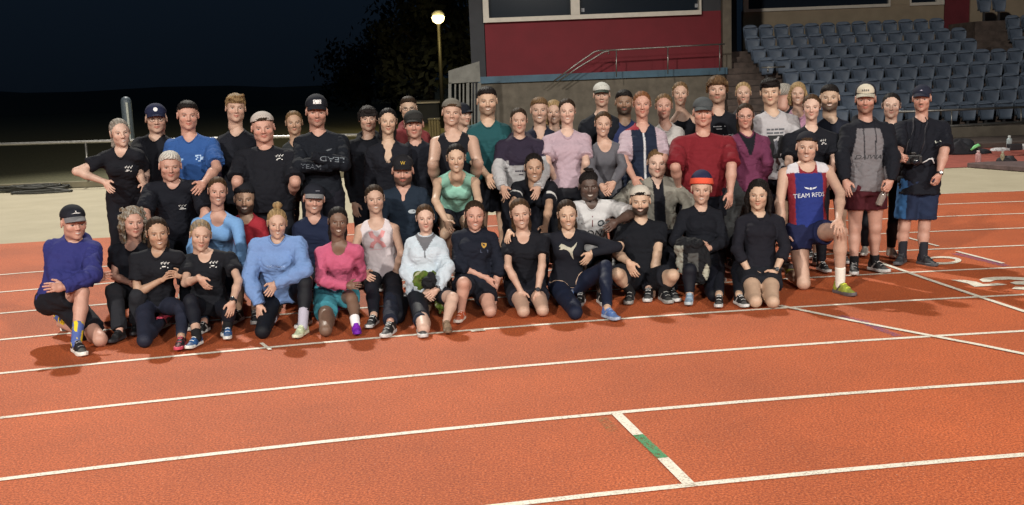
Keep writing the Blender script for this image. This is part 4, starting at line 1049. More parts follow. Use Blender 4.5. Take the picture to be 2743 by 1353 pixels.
    sl_ = (1, 1, .55) if not o.get('puff') else (1, 1, 1)
    def fold(P_):
        a = wav(P_, .13, seed, 1.6, 4, sl_)*fa*.9; c1 = wav(P_, .085, seed+3, 2.2, 3, (.55, 1, 1.2)); c_ = (np.minimum(np.abs(c1)*3.2, 1)-.6)*fa*-.0+(.5-np.minimum(np.abs(c1)*2.6, 1))*fa*.85
        if o.get('puff'): c_ = c_+.006*np.abs(np.sin(((P_-H)@u)/.042*math.pi/1))-.003
        wg = np.clip((np.linalg.norm(P_-N, axis=1)-.10)/.09, .12, 1)
        return (a+c_-fa*.35)*wg
    V, F = g_.mesh(.0098, fold=fold)
    rel = V-H; xr = rel@r; tt = (rel@u)/LT; yf = rel@f
    base = cl(o.get('c', '14161c')); cc = np.tile(base, (len(V), 1))
    dz = np.full(len(V), 9.); tpos = np.zeros(len(V)); side = np.zeros(len(V))
    for sd, g, J, E, Wp, dr in arms:
        for a, b_, t0_ in ((J, E, 0), (E, Wp, 1)):
            ab = b_-a; t = np.clip(((V-a)@ab)/(ab@ab), 0, 1); d = np.linalg.norm(V-a-t[:, None]*ab, axis=1)-.05*S
            m = d < dz; dz[m] = d[m]; tpos[m] = t[m]+t0_; side[m] = g
    wq = np.interp(tt, T, Wd); torso = (np.sqrt((xr/wq)**2+(yf/np.interp(tt, T, Dp))**2)-1)*.1
    arm_m = ((dz < torso-.0) & (np.abs(xr) > .11*S))
    L_ = dict(xr=xr, t=tt, yf=yf, arm=arm_m, at=tpos, side=side, V=V, S=S, LT=LT)
    if o.get('sc'): cc[arm_m] = cl(o['sc'])
    for mk_, col_ in o.get('zones', ()):
        m = mk_(L_); cc[m] = cl(col_)
    nm = {'tee': 't_shirt', 'long': 'long_sleeve_shirt', 'tight': 'long_sleeve_shirt', 'hood': 'hoodie', 'tank': 'tank_top', 'jacket': 'jacket', 'vest': 'vest', 'sing': 'singlet'}[tp]
    gar = part(nm, V, F, M_slick if o.get('slick') else M_cloth, cc)
    ofs = lambda a, t, s_=1: (H+r*a+u*LT*t+f*.225, -f)
    if nk == 'crew' and tp not in ('tank', 'sing') and 'tight' != tp or tp == 'tight' and nk == 'crew':
        bv = BVHTree.FromPolygons([tuple(v) for v in V], [tuple(int(i) for i in t) for t in F]); pts = []
        for th in np.arange(29)*2*math.pi/28:
            p0 = cn+(rad+.007)*(math.cos(th)*r+math.sin(th)*f); h = bv.ray_cast(Vector(p0+u*.12), Vector(-u))
            if h[0] is not None and (np.array(h[0])-p0)@u > -.075: pts.append(np.array(h[0])+u*.001)
        if len(pts) > 20:
            pts = np.array(pts[:-1]); n_ = len(pts); pts = sum(np.roll(pts, s_, 0) for s_ in (-2, -1, 0, 1, 2))/5; cm_ = MB(); cm_.tube(list(pts)+[pts[0]], .0075 if tp != 'hood' else .010, 6)
            mkmesh('collar', np.array(cm_.v)-o0, cm_.f, M_cloth, gar, True, np.tile(cl(o.get('collc', o.get('c', '14161c')))*.9, (len(cm_.v), 1)))
    if o.get('marks'):
        bv = BVHTree.FromPolygons([tuple(v) for v in V], [tuple(int(i) for i in t) for t in F])
        for ms in o['marks']:
            if ms.get('px'):
                P0 = None
                def ofs2(a, b_, ms=ms):
                    uu, vv = fn(*ms['px']); uu += a; vv -= b_; d = src_ray(uu, vv); return (CAM0, d/np.linalg.norm(d))
                emboss(gar, bv, ms, ofs2, None, o0, .0)
            else: emboss(gar, bv, ms, lambda a, b_: ofs(a, b_/LT), None, o0)
    # ---------------- lower garment
    bt = o.get('bot', 'tight'); bc = cl(o.get('bc', '10121a')); bi = {'tight': .006, 'pants': .016, 'shorts': .022, 'bike': .007}[bt]
    ln = o.get('ln', {'tight': 1.96, 'pants': 1.97, 'shorts': .62, 'bike': .5}[bt])
    g_ = SDF(); g_.loft(H, fr, LT, T, Wd+bi, Dp+bi, t0=-.13, t1=o.get('waist', .08 if hem < -.05 else .2), k=.03)
    for sd, g, J, K, A, tk_ in legs:
        if ln <= 1: g_.cone(J, J+(K-J)*ln, .090*S*lm+bi, (.084*S*lm if bt == 'shorts' else .068*S*lm)+bi*1.1, k=.035, capb=0.)
        else:
            g_.cone(J, J+(K-J)*.45, .088*S*lm+bi, .074*S*lm+bi, k=.03); g_.cone(J+(K-J)*.45, K, .074*S*lm+bi, .056*S*lm+bi, k=.02)
            d = nrm(A-K); bk = -nrm(np.cross(d, np.cross(f, d))); e2 = K+(A-K)*(ln-1)
            g_.ell(K+f*.01, .051*S*lm+bi, k=.02); g_.cone(K, K+(A-K)*.33+bk*.012, .052*S*lm+bi, .055*S*lm+bi, k=.02); g_.cone(K+(A-K)*.33+bk*.012, e2, .054*S*lm+bi, (.037*S if bt == 'tight' else .046*S)+bi, k=.02, capb=.0)
    fb = {'tight': .0022, 'pants': .0065, 'shorts': .006, 'bike': .0015}[bt]
    V, F = g_.mesh(.0115, fold=lambda P_: fb*(wav(P_, .09, seed+9, 1.6, 4)+.5*wav(P_, .045, seed+5, 1.6, 3)))
    cc = np.tile(bc, (len(V), 1)); rel = V-H
    L_ = dict(xr=rel@r, t=(rel@u)/LT, yf=rel@f, V=V)
    for mk_, col_ in o.get('bzones', ()): m = mk_(L_); cc[m] = cl(col_)
    part({'tight': 'leggings', 'pants': 'trousers', 'shorts': 'shorts', 'bike': 'shorts'}[bt], V, F, M_slick if bt in ('tight', 'bike') else M_cloth, cc)
    # ---------------- shoes and socks
    if not o.get('nofoot'):
        (UV, UF), (SV, SF) = shoe_template(); scol = o.get('shoe', ('17181c', 'c8c8c8'))
        for sd, g, J, K, A, tk_ in legs:
            fy = o.get('f'+sd, g*12); fd = rotz(math.radians(fy))@np.array([0, -1., 0]); up = np.array([0, 0, 1.])
            toe = sd in o.get('toe', '')
            if tk_: fd = nrm(np.array([0, .25, -1.])) if toe else nrm(np.array([-g*.15, 1, -.08])); up = nrm(np.array([0, -1., -.25])) if toe else np.array([0, 0, -1.])
            if tk_: A = A+np.array([0, 0, .05 if toe else -.03])
            x = np.cross(fd, up); B = np.stack([x, fd, up], 1); sz = S*(.9 if fem else 1.)
            sc_ = o.get('shoe'+sd, scol)
            uc = np.tile(lin(sc_[0]), (len(UV), 1)); uc[UV[:, 1] > .125] = lin(sc_[0])*.72+lin(sc_[1])*.12; uc[(np.abs(UV[:, 1]-.045-UV[:, 2]*.8) < .010) & (UV[:, 2] < -.012)] = lin(sc_[1])*.7; so = part('shoe', A+(UV*sz)@B.T, UF, M_shoe, uc); V_ = A+(SV*sz)@B.T; part('sole', V_, SF, M_shoe, lin(sc_[1]), so)
            if True:
                lc = MB()
                for q_ in range(4): lc.tube([A+B@(np.array([x_, .035+.022*q_, (.014, .005, -.009, -.017)[q_]-abs(x_)*.28])*sz) for x_ in (-.022, -.01, 0, .01, .022)], .004, 5)
                mkmesh('laces', np.array(lc.v)-o0, lc.f, plain('laces '+o.get('laces', scol[1]), lin(o.get('laces', scol[1])), .6), so, True)
            sk_ = o.get('sock')
            if sk_ and not (ln > 1.85):
                s_ = SDF(); hgt = o.get('sockh', .10); dd = nrm(K-A); s_.cone(A-dd*.02, A+dd*hgt, .040*S, .044*S, k=.01, capb=0)
                Vk, Fk = s_.mesh(.008, fold=lambda P_: .0015*np.sin((P_@dd)*260)); kc = np.tile(lin(sk_), (len(Vk), 1))
                if o.get('sock2'): kc[wav(Vk, .09, 3, 1.2) > .15] = lin(o['sock2'])
                part('sock', Vk, Fk, M_cloth, kc)
    # ---------------- watches
    for sd in o.get('watch', ''):
        _, g, J, E, Wp, dr = arms[0 if sd == 'l' else 1]; ax = nrm(Wp-E); m_ = MB(); c_ = Wp-ax*.012
        a1 = nrm(np.cross(ax, [0, 1, .2])); a2 = np.cross(ax, a1); rr_ = .031*S
        ringp = [c_+rr_*(a1*math.cos(t)+a2*math.sin(t)) for t in np.arange(17)*math.pi/8]
        for dz_ in (-.006, 0, .006): m_.tube([p_+ax*dz_ for p_ in ringp], .005, 5)
        wo = mkmesh('watch', np.array(m_.v)-o0, m_.f, plain('black watch strap', (.012, .012, .014), .5), root, True)
        fdv = nrm(np.array([0, -1, .25])-ax*(np.array([0, -1, .25])@ax)); pc = c_+fdv*rr_; m_ = MB(); m_.tube([pc-fdv*.003, pc+fdv*.009, pc+fdv*.011], [.019, .019, .014], 14)
        mkmesh('watch_face', np.array(m_.v)-o0, m_.f, plain('dark watch face', (.02, .022, .03), .2), wo, False)
    PEOPLE.append(root)
    return dict(root=root, H=H, N=N, fr=fr, LT=LT, arms=arms, legs=legs, o0=o0, C=C, RH=RH, hs=hs, S=S)
# printed marks: text or polygons, projected onto a garment
_tc = {}
def glyphs(txt, font_shear=0):
    k = (txt, font_shear)
    if k in _tc: return _tc[k]
    c = bpy.data.curves.new('t', 'FONT'); c.body = txt; c.size = 1; c.align_x = 'CENTER'; c.align_y = 'CENTER'; c.shear = font_shear; c.offset = .0; c.resolution_u = 3
    ob = bpy.data.objects.new('t', c); me = bpy.data.meshes.new_from_object(ob)
    V = np.array([v.co[:] for v in me.vertices]) if len(me.vertices) else np.zeros((0, 3)); F = [tuple(p.vertices) for p in me.polygons]
    bpy.data.objects.remove(ob); bpy.data.curves.remove(c); bpy.data.meshes.remove(me); _tc[k] = (V, F); return V, F
def emboss(par, bv, ms, ray, xf, o0, lift=.004):
    """ms: dict(text|poly|ring, at=(x, z) metres in the garment frame, size, c, rot)"""
    a = math.radians(ms.get('rot', 0)); ca, sa = math.cos(a), math.sin(a); s = ms.get('size', .03); ox, oz = ms.get('at', (0, 0))
    if 'text' in ms: V, F = glyphs(ms['text'], ms.get('shear', 0)); V = V[:, :2]
    else:
        V = []; F = []
        for poly in ms['poly']:
            n = len(V); V += list(poly); F.append(tuple(range(n, n+len(poly))))
        V = np.array(V, float)
    # refine long faces so that the print follows the cloth
    me = bpy.data.meshes.new('m'); me.from_pydata([(x, y, 0) for x, y in V], [], F); import bmesh
    bm = bmesh.new(); bm.from_mesh(me); bmesh.ops.triangulate(bm, faces=bm.faces)
    if ms.get('sub', 1): bmesh.ops.subdivide_edges(bm, edges=bm.edges, cuts=ms.get('sub', 1), use_grid_fill=True); bmesh.ops.triangulate(bm, faces=bm.faces)
    V = np.array([v.co[:2] for v in bm.verts]); F = [tuple(v.index for v in f_.verts) for f_ in bm.faces]; bm.free(); bpy.data.meshes.remove(me)
    V = V*s*np.array([ms.get('sx', 1), 1]); V = np.stack([V[:, 0]*ca-V[:, 1]*sa+ox, V[:, 0]*sa+V[:, 1]*ca+oz], 1)
    P = []; okv = []
    for x, y in V:
        o_, d_ = ray(x, y); h = bv.ray_cast(Vector(o_), Vector(d_))
        okv.append(h[0] is not None); P.append(np.array(h[0])-np.array(d_)*.0035 if h[0] is not None else np.array([0, 0, 0.]))
    F = [f_ for f_ in F if all(okv[i] for i in f_)]
    if not F: return
    P = np.array(P)
    F = [f_ for f_ in F if max(np.linalg.norm(P[f_[0]]-P[f_[1]]), np.linalg.norm(P[f_[1]]-P[f_[2]]), np.linalg.norm(P[f_[2]]-P[f_[0]])) < .12]
    if xf: P = xf(P)
    mkmesh(ms.get('name', 'print'), P-o0, F, M_print, par, False, np.tile(lin(ms.get('c', 'd8d8d8')), (len(P), 1)))
# small club mark: three running figures over two short words
def runner(x): return [[(x, .5), (x+.22, .62), (x+.34, .5), (x+.22, .40)], [(x+.30, .66), (x+.42, .78), (x+.50, .66), (x+.40, .56)], [(x+.05, .3), (x+.2, .44), (x+.26, .3), (x+.12, .18)], [(x-.12, .42), (x+.02, .52), (x+.04, .42), (x-.08, .34)]]
def club(S=1, x=.078, z=.385):
    return [dict(poly=runner(-.8)+runner(-.15)+runner(.5), size=.036, at=(x*S, z*S), sub=0, name='club_mark'),
            dict(poly=[[(-.75, .1), (.15, .1), (.15, .32), (-.75, .32)]], size=.03, at=(x*S+.008, z*S-.012), sub=0, name='club_mark'), dict(poly=[[(-.9, -.2), (.9, -.2), (.9, .03), (-.9, .03)]], size=.03, at=(x*S+.004, z*S-.014), sub=0, name='club_mark')]
# ------------------------------------------------------------------ the people, front row first (points are photo pixels inside enlarged crops)
CL = club()
FR = 'people kneeling in the front row'; MR = 'people stooping in the middle row'; BR = 'people standing at the back'
def quad(x0, y0, x1, y1): return [(x0, y0), (x1, y0), (x1, y1), (x0, y1)]
P50 = person('p50', 'kneeling man in a royal blue hoodie and black and grey cap at the far left', A2, 8.85, (325, 62, 345), hrot=(16, 4, 0),
    sh=((112, 355), (515, 360)), el=(205, 625, 1), wl=(470, 640, 1), hl=(575, 600, 1), er=(470, 600, 1), wr=(250, 690, 1), hr=(130, 690, 1), toe='r', hp=(225, 800), S=1.03,
    kl=(385, 725, 1), al=(345, 1090, 'g'), fl=38, kr=(520, 1075, 'g'), ar=(225, 955, 'g'), skin='r', hair='short', hc='br', cap='cap', capc='17181c', capfront='1c1d22', brimc='77777c', m='t',
    capmark=[dict(poly=[[(-1, -.12), (-.4, .1), (.1, .16), (.6, .05), (1, -.1), (.5, -.08), (0, 0), (-.5, -.02)], [(-.12, .25), (.12, .25), (.1, .5), (-.1, .5)]], size=.034, at=(0, .088), sub=0, name='cap_mark')],
    top='hood', c='2a2f78', neck='high', hoodup=True, bot='shorts', bc='15161a', ln=.72, shoe=('17181d', 'e8e6e0'), sock='4f62a0', sock2='d8c02c', sockh=.16, laces='9a9aa0', watch='l', group=FR)
person('p51', 'crouching woman with curly grey blond hair in black behind two women in club tees', A2, 9.35, (768, 90, 312), fem=True, hrot=(8, 2, 0), sh=((590, 375), (880, 380)),
    el=(628, 610, 1), wl=(740, 655, 1), er=(900, 600, -1), hp=(760, 760), kl=(620, 720, 1), al=(665, 1010, 'g'), kr=(800, 760, 1), ar=(780, 960, 'g'), skin='r', hair='curly', hc='lb', hc2='gr', m='s',
    top='tee', c='16171c', neck='scoop', bot='pants', bc='24262e', bzones=[], shoe=('15161a', '2a2a30'), group=FR)
person('p52', 'smiling kneeling woman in a black club tee and dark grey leggings with clasped hands', A2, 8.95, (945, 152, 408), fem=True, hrot=(4, 3, -3), sh=((735, 440), (1145, 425)),
    el=(795, 735, 1), wl=(965, 640, 1), hl=(1030, 590, 1), er=(1150, 640, -1), wr=(1130, 600, 1), hr=(1040, 590, 1), hp=(930, 790), kl=(850, 1080, 'g'), kr=(1120, 850, 1), ar=(1120, 1060, 'g'), fr=5,
    skin='t', hair='low', hc='dk', m='t', top='tee', c='121317', marks=CL, bot='tight', bc='23252f', shoe=('141519', 'c84a62'), group=FR)
person('p53', 'crouching woman with short blond hair in a black club tee and blue running shoes', A2, 9.0, (1265, 185, 412), fem=True, hrot=(4, 4, 6), sh=((1130, 450), (1520, 430)),
    el=(1150, 660, 1), wl=(1255, 620, 1), hl=(1330, 720, 1), er=(1545, 640, 1), wr=(1500, 800, 1), hr=(1475, 930, 1), hp=(1330, 830), kl=(1190, 790, 1), al=(1235, 1050, 'g'), kr=(1470, 860, 1), ar=(1465, 985, 'g'),
    skin='p', hair='pulled', hc='bl', hc2='gd', m='s', top='tee', c='121317', neck='scoop', marks=CL, bot='tight', ln=1.72, bc='12141b', shoe=('1f4f86', 'd8dad8'), sock='15161a', sockh=.05, watch='r', group=FR)
person('p54', 'kneeling woman in an oversized light blue sweatshirt with a blond topknot', A4, 9.0, (490, 82, 352), fem=True, hrot=(2, 3, 3), sh=((265, 340), (715, 330)), S=.99, nose=1.1,
    el=(262, 690, 1), wl=(345, 900, 1), hl=(345, 1020, 1), handl='s', er=(720, 620, 1), wr=(470, 730, 1), hr=(425, 810, 1), hp=(540, 800), kl=(375, 1110, 'g'), kr=(720, 720, 1), ar=(700, 1060, 'g'), fr=-12,
    skin='p', hair='topbun', hc='bl', m='t', top='hood', hoodup=False, neck='crew', c='6d93cf', loose=1.15, box=1.05, bot='tight', bc='0f1116', shoe=('b9c4a4', 'd8dcc4'), sock='a9a7b8', sockh=.14, ln=1.72,
    marks=[dict(text='SKAMPI', size=.030, at=(-.005, .33), c='9cb6dc', sub=0, sx=1.6, name='lettering')], group=FR)
person('p55', 'kneeling woman in a bright pink long sleeved top and teal shorts', A4, 9.1, (985, 98, 332), fem=True, hrot=(3, 2, 3), sh=((800, 430), (1185, 410)),
    el=(845, 700, 1), wl=(1060, 745, 1), hl=(1150, 740, 1), er=(1175, 660, -1), wr=(965, 790, 1), hr=(890, 860, 1), hp=(965, 790), kl=(885, 1100, 'g'), kr=(1095, 850, 1), ar=(1125, 1040, 'g'), fr=15,
    skin='d', hair='low', hc='blk', m='t', top='long', c='c6557c', loose=.8, neck='scoop', bot='shorts', ln=.55, bc='2f8ca0', shoe=('7a1fb0', '6a1aa0'), sock='e8e6ea', sockh=.06, watch='r', group=FR)
person('p42', 'kneeling woman in a white tank top with a faded pink crossed emblem', A4, 9.65, (1283, -82, 146), fem=True, hrot=(3, 2, -2), sh=((1110, 240), (1490, 230)), S=.97,
    el=(1115, 480, 1), wl=(1190, 640, 1), hl=(1260, 690, 1), er=(1500, 480, 1), wr=(1450, 640, -1), hp=(1340, 650), kl=(1260, 760, 1), al=(1275, 985, 'g'), kr=(1470, 990, 'g'), skin='p', sb=.95, hair='pony', hc='dk', m='t',
    top='tank', c='d9cfd6', neck='crew', hem=-.10, box=.98, bot='tight', bc='0f1118', shoe=('12141a', 'c8cacc'), watch='l',
    marks=[dict(poly=[[(-1, .9), (-.55, 1.05), (-.35, .6), (0, .30), (.35, .6), (.55, 1.05), (1, .9), (.75, .3), (.35, .1), (.35, -.1), (.75, -.3), (1, -.9), (.55, -1.05), (.35, -.6), (0, -.30), (-.35, -.6), (-.55, -1.05), (-1, -.9), (-.75, -.3), (-.35, -.1), (-.35, .1), (-.75, .3)]], size=.075, at=(.005, .335), c='cf8f92', sub=1, name='emblem'),
        dict(poly=[quad(-1, -.03, 1, .03)], size=.075, at=(.005, .245), c='c9a0a8', sub=1, name='emblem')], group=MR)
person('p56', 'kneeling girl in a pale blue zip jacket with a green coat on her lap', A6, 9.25, (178, 138, 356), fem=True, hrot=(2, 2, -2), sh=((20, 420), (335, 420)), S=.92,
    el=(30, 700, 1), wl=(175, 850, 1), hl=(235, 910, 1), er=(360, 660, 1), wr=(275, 830, 1), hr=(205, 890, 1), hp=(190, 850), kl=(165, 1150, 'g'), kr=(400, 905, 1), ar=(350, 1090, 'g'), fr=10,
    skin='pp', hair='pony', hc='br', m='s', top='jacket', c='c3d3e2', neck='crew', hoodup=False, bot='bike', ln=.72, bc='14161c', shoe=('8b7560', '6e5c4c'), watch='r',
    zones=[(lambda L: (np.abs(L['xr']) < .006) & (L['yf'] > 0) & (L['t'] > .60), '50545c'), (lambda L: (np.abs(L['xr']) < .055*(L['t']-.70)/.2) & (L['yf'] > 0) & (L['t'] > .70), '6a6c74'), (lambda L: L['arm'] & (L['at'] > 1.62) & (L['side'] < 0), '1c2740')], group=FR)
person('p57', 'kneeling woman in a dark navy hoodie with a gold crest and dark curly hair', A6, 9.4, (580, 108, 342), fem=True, hrot=(4, 2, 2), sh=((395, 370), (755, 370)),
    el=(440, 640, 1), wl=(685, 745, 1), hl=(735, 850, 1), er=(785, 650, 1), wr=(735, 860, 1), hr=(735, 960, 1), hp=(570, 800), kl=(490, 780, 1), al=(470, 1010, 'g'), kr=(705, 1010, 'g'),
    skin='r', hair='low', hc='dk', m='t', top='hood', c='10151f', loose=.8, slv=1.25, bot='shorts', ln=.5, bc='11131a', shoe=('b5522c', 'd8d0c8'),
    marks=[dict(poly=[[(-1, 1), (1, 1), (1, 0), (.6, -.7), (0, -1.1), (-.6, -.7), (-1, 0)]], size=.022, at=(.085, .345), c='b08a3c', sub=0, name='crest'), dict(poly=[[(-.4, .6), (.4, .6), (.3, -.2), (-.3, -.2)]], size=.018, at=(.085, .347), c='2a2a30', sub=0, name='crest'), dict(poly=[quad(-1, -.4, 1, .4)], size=.034, at=(.088, .295), c='39465c', sub=0, name='crest')], group=FR)
person('p58', 'kneeling woman in a plain black tee with both hands on her bare knees', A6, 9.45, (950, 86, 335), fem=True, hrot=(3, 2, -5), sh=((800, 410), (1175, 385)),
    el=(850, 650, 1), wl=(955, 850, 1), hl=(985, 970, 1), handl='s', er=(1125, 640, 1), wr=(1090, 850, 1), hr=(1125, 960, 1), handr='s', hp=(985, 790), kl=(975, 1010, 'g'), kr=(1130, 1000, 'g'),
    skin='p', hair='low', hc='br', m='t', top='tee', c='101116', neck='scoop', bot='shorts', ln=.5, bc='191a20', shoe=('1b1c20', '8a8a8a'), watch='r', group=FR)
person('p59', 'kneeling woman in a cropped black top with a leaping cat emblem and navy leggings', A6, 9.5, (1330, 98, 342), fem=True, hrot=(4, 2, -3), sh=((1190, 370), (1500, 345)), S=.96,
    el=(1010, 420, -1), wl=(860, 370, 1), hl=(835, 440, 1), er=(1735, 490, 1), wr=(1525, 540, 1), hr=(1450, 650, 1), hp=(1330, 790), kl=(1395, 1020, 'g'), kr=(1640, 650, 1), ar=(1655, 990, 'g'), fr=30,
    skin='a', hair='low', hc='dk', m='t', top='tight', c='15161c', neck='crew', hem=.0, waist=-.01, bot='tight', bc='151c2c', shoe=('4f6ea8', '9aa8c0'), watch='',
    marks=[dict(poly=[[(-1, .45), (-.75, .7), (-.45, .62), (-.1, .42), (.3, .30), (.62, .55), (.95, .85), (.88, .6), (.62, .25), (.45, -.1), (.55, -.7), (.62, -1.0), (.42, -.75), (.15, -.2), (-.1, .05), (-.5, .2), (-.75, .12), (-1.0, .15), (-.8, .3)]], size=.082, at=(-.005, .335), c='a8a698', sub=1, name='cat_emblem')], group=FR)
person('p60', 'squatting bearded man in a backward white cap and black tee touching the track', A8, 9.85, (678, 165, 388), hrot=(0, 3, 0), sh=((505, 480), (875, 450)), S=1.0,
    el=(500, 690, 1), wl=(590, 760, 1), hl=(640, 870, 1), er=(810, 700, 1), wr=(775, 930, 1), hr=(772, 1040, 1), handr='s', hp=(680, 900), kl=(500, 850, 1), al=(600, 985, 'g'), kr=(930, 860, 1), ar=(860, 980, 'g'),
    skin='a', hair='short', hc='blk', cap='back', capc='cfc9bd', m='t', beard=.92, brow=1, top='tee', c='0d0f14', bot='shorts', ln=.8, bc='101217', shoe=('13151a', '9a9a98'), sock='15161a', sockh=.10, watch='r', group=FR)
person('p61', 'kneeling woman in an orange and navy beanie and black long sleeved top', A8, 9.85, (1152, 60, 310), fem=True, hrot=(2, 2, 2), sh=((965, 360), (1320, 350)), S=.98,
    el=(945, 600, 1), wl=(1120, 640, 1), hl=(1190, 620, 1), handl='g', er=(1325, 600, 1), wr=(1215, 650, 1), hr=(1160, 650, 1), hp=(1150, 790), kl=(1060, 820, 1), al=(1060, 1000, 'g'), kr=(1250, 1010, 'g'),
    skin='p', hair='short', hc='lb', cap='beanie', capc='23274a', brimc='f0522c', m='t', top='long', loose=.8, c='0e1016', bot='tight', bc='0e1018', shoe=('7f97b0', 'b9c4cc'), group=FR)
person('p62', 'kneeling woman with sleek black hair in a black tee and short black shorts', A8, 9.6, (1592, 112, 346), fem=True, hrot=(-2, 2, 2), sh=((1420, 405), (1790, 400)), S=.97,
    el=(1425, 660, 1), wl=(1530, 850, 1), hl=(1610, 910, 1), er=(1800, 650, 1), wr=(1725, 830, 1), hr=(1640, 910, 1), hp=(1600, 830), kl=(1570, 1060, 'g'), kr=(1705, 1065, 'g'),
    skin='a', hair='long', hc='blk', m='s', top='tee', slv=1.45, c='15141a', bot='shorts', ln=.42, bc='17181c', shoe=('1a1b20', '8a8a8a'), watch='r', group=FR)
P49 = person('p49', 'kneeling man in a blue and red racing singlet and backward black cap', B2, 9.95, (476, -140, 88), hrot=(0, 2, 3), sh=((243, 145), (695, 120)), S=1.06,
    el=(262, 430, 1), wl=(280, 680, 1), hl=(335, 830, 1), er=(742, 350, 1), wr=(728, 560, 9.36), hr=(738, 650, 1), handr='s', backr=(0, -.5, 1), hp=(480, 640), kl=(450, 1060, 'g'), kr=(745, 655, 1), ar=(740, 1060, 'g'), fr=22,
    skin='p', hair='short', hc='br', hseed=0, cap='back', capc='1b1a1e', m='t', mous=.25, top='sing', c='1c3080', neck='scoop', hem=-.12, bot='shorts', ln=.36, bc='161c3a', shoe=('8f9a3c', '5a5458'), sock='e4e0d8', sockh=.16, laces='d8e04a',
    zones=[(lambda L: (np.abs(L['xr']) > .150*L['S']) & (L['t'] < .86), '8c1a2c'), (lambda L: (L['t'] > .86), 'cfcdd6'), (lambda L: (L['t'] > .85) & (np.abs(L['xr']) < .080*L['S']), '8c1a2c'), (lambda L: (L['t'] < .86) & (np.abs(L['xr']) > .118*L['S']), '8c1a2c')],
    marks=[dict(text='TEAM RFDS', size=.056, at=(-.004, .315), c='c9ced8', sub=0, rot=3, name='lettering'), dict(poly=[[(-1, .3), (-.3, .12), (-.25, -.12), (-.75, .02)], [(1, .3), (.3, .12), (.25, -.12), (.75, .02)], [(.2*math.cos(t), .2*math.sin(t)) for t in np.arange(12)*math.pi/6]], size=.060, at=(.004, .375), c='b9c0cc', sub=0, name='winged_emblem')], group=FR)
# middle row
person('p39', 'stooping woman in a light blue long sleeved top with hair tied back', A2, 9.65, (1390, -132, 76), fem=True, hrot=(3, 3, 4), sh=((1195, 180), (1575, 175)), S=.98, el=(1205, 400, 1), er=(1570, 410, 1), wr=(1560, 560, 1), hp=(1390, 450),
    kl=(1300, 760, 1), kr=(1480, 760, 1), al=(1290, 950, 'g'), ar=(1450, 960, 'g'), skin='r', hair='pulled', hc='br', m='t', top='tight', slick=False, loose=1.6, c='6ea2dc', neck='scoop', bot='tight', bc='1c2638', group=MR)
person('p38', 'bearded man in a backward dark cap and red tee crouching beside the light blue top', A3, 9.95, (240, 858, 1112), hrot=(-4, 2, 2), sh=((110, 1170), (410, 1165)), skin='t', sb=.75, hair='short', hc='blk', cap='back', capc='17171a', beard=.85, m='t', top='tee', c='a3182c', hp=(250, 1500), kl=(180, 1700), kr=(330, 1700), al=(180, 1950, 'g'), ar=(330, 1950, 'g'), bot='shorts', bc='14151a', group=MR)
person('p40', 'crouching man in a dark navy tee and grey and black cap', A3, 9.95, (830, 868, 1108), hrot=(4, 4, 6), sh=((665, 1190), (985, 1160)), skin='r', hair='short', hc='br', cap='cap', capc='1c1d22', brimc='8c8c90', m='t', top='tee', c='161f33', hp=(830, 1560), kl=(760, 1750), kr=(900, 1750), al=(760, 1980, 'g'), ar=(920, 1980, 'g'), bot='shorts', bc='14151a',
    capmark=[dict(poly=[quad(-1, -.16, 1, .16)], size=.016, at=(.02, .09), c='7a7c86', sub=0, name='cap_mark')], group=MR)
person('p43', 'stooping bearded man in a slate blue polo and dark cap with yellow letter', A3, 10.05, (1585, 622, 872), hrot=(-2, 4, 2), sh=((1400, 930), (1790, 900)), skin='r', hair='short', hc='dk', cap='cap', capc='1e1c1c', m='s', beard=.8, top='tee', slv=1.0, c='18283a', neck='v', hp=(1600, 1350), el=(1390, 1180, 1), er=(1820, 1150, 1), wl=(1450, 1370, 1), wr=(1760, 1370, 1), 
    kl=(1480, 1700, 1), kr=(1720, 1700, 1), al=(1480, 2050, 'g'), ar=(1740, 2050, 'g'), bot='pants', bc='151a26', capmark=[dict(text='W', size=.036, at=(.004, .082), c='c8a62c', sub=0, name='cap_mark')],
    marks=[dict(poly=[[(math.cos(t), .55*math.sin(t)) for t in np.arange(16)*math.pi/8]], size=.036, at=(.085, .30), c='aab4bd', sub=0, name='oval_mark'), dict(poly=[[(.8*math.cos(t), .22*math.sin(t)) for t in np.arange(16)*math.pi/8]], size=.036, at=(.085, .302), c='18283a', sub=0, name='oval_mark')][:1], group=MR)
person('p44', 'stooping woman with black hair tied up in a mint green tank top', A5, 10.0, (450, 520, 758), fem=True, hrot=(0, 4, 0), sh=((240, 810), (660, 800)), S=1.0, W=1, skin='a', hair='pony', hc='blk', m='t', top='tank', c='8fd0bd', neck='scoop', hp=(455, 1080), el=(275, 1010, 1), wl=(370, 1190, 1), hl=(400, 1270, 1), er=(640, 1010, 1), wr=(580, 1170, 1), hr=(560, 1250, 1),
    kl=(360, 1290, 1), kr=(560, 1290, 1), al=(350, 1640, 'g'), ar=(570, 1640, 'g'), bot='shorts', ln=.45, bc='12141a', lean=.22, group=MR)
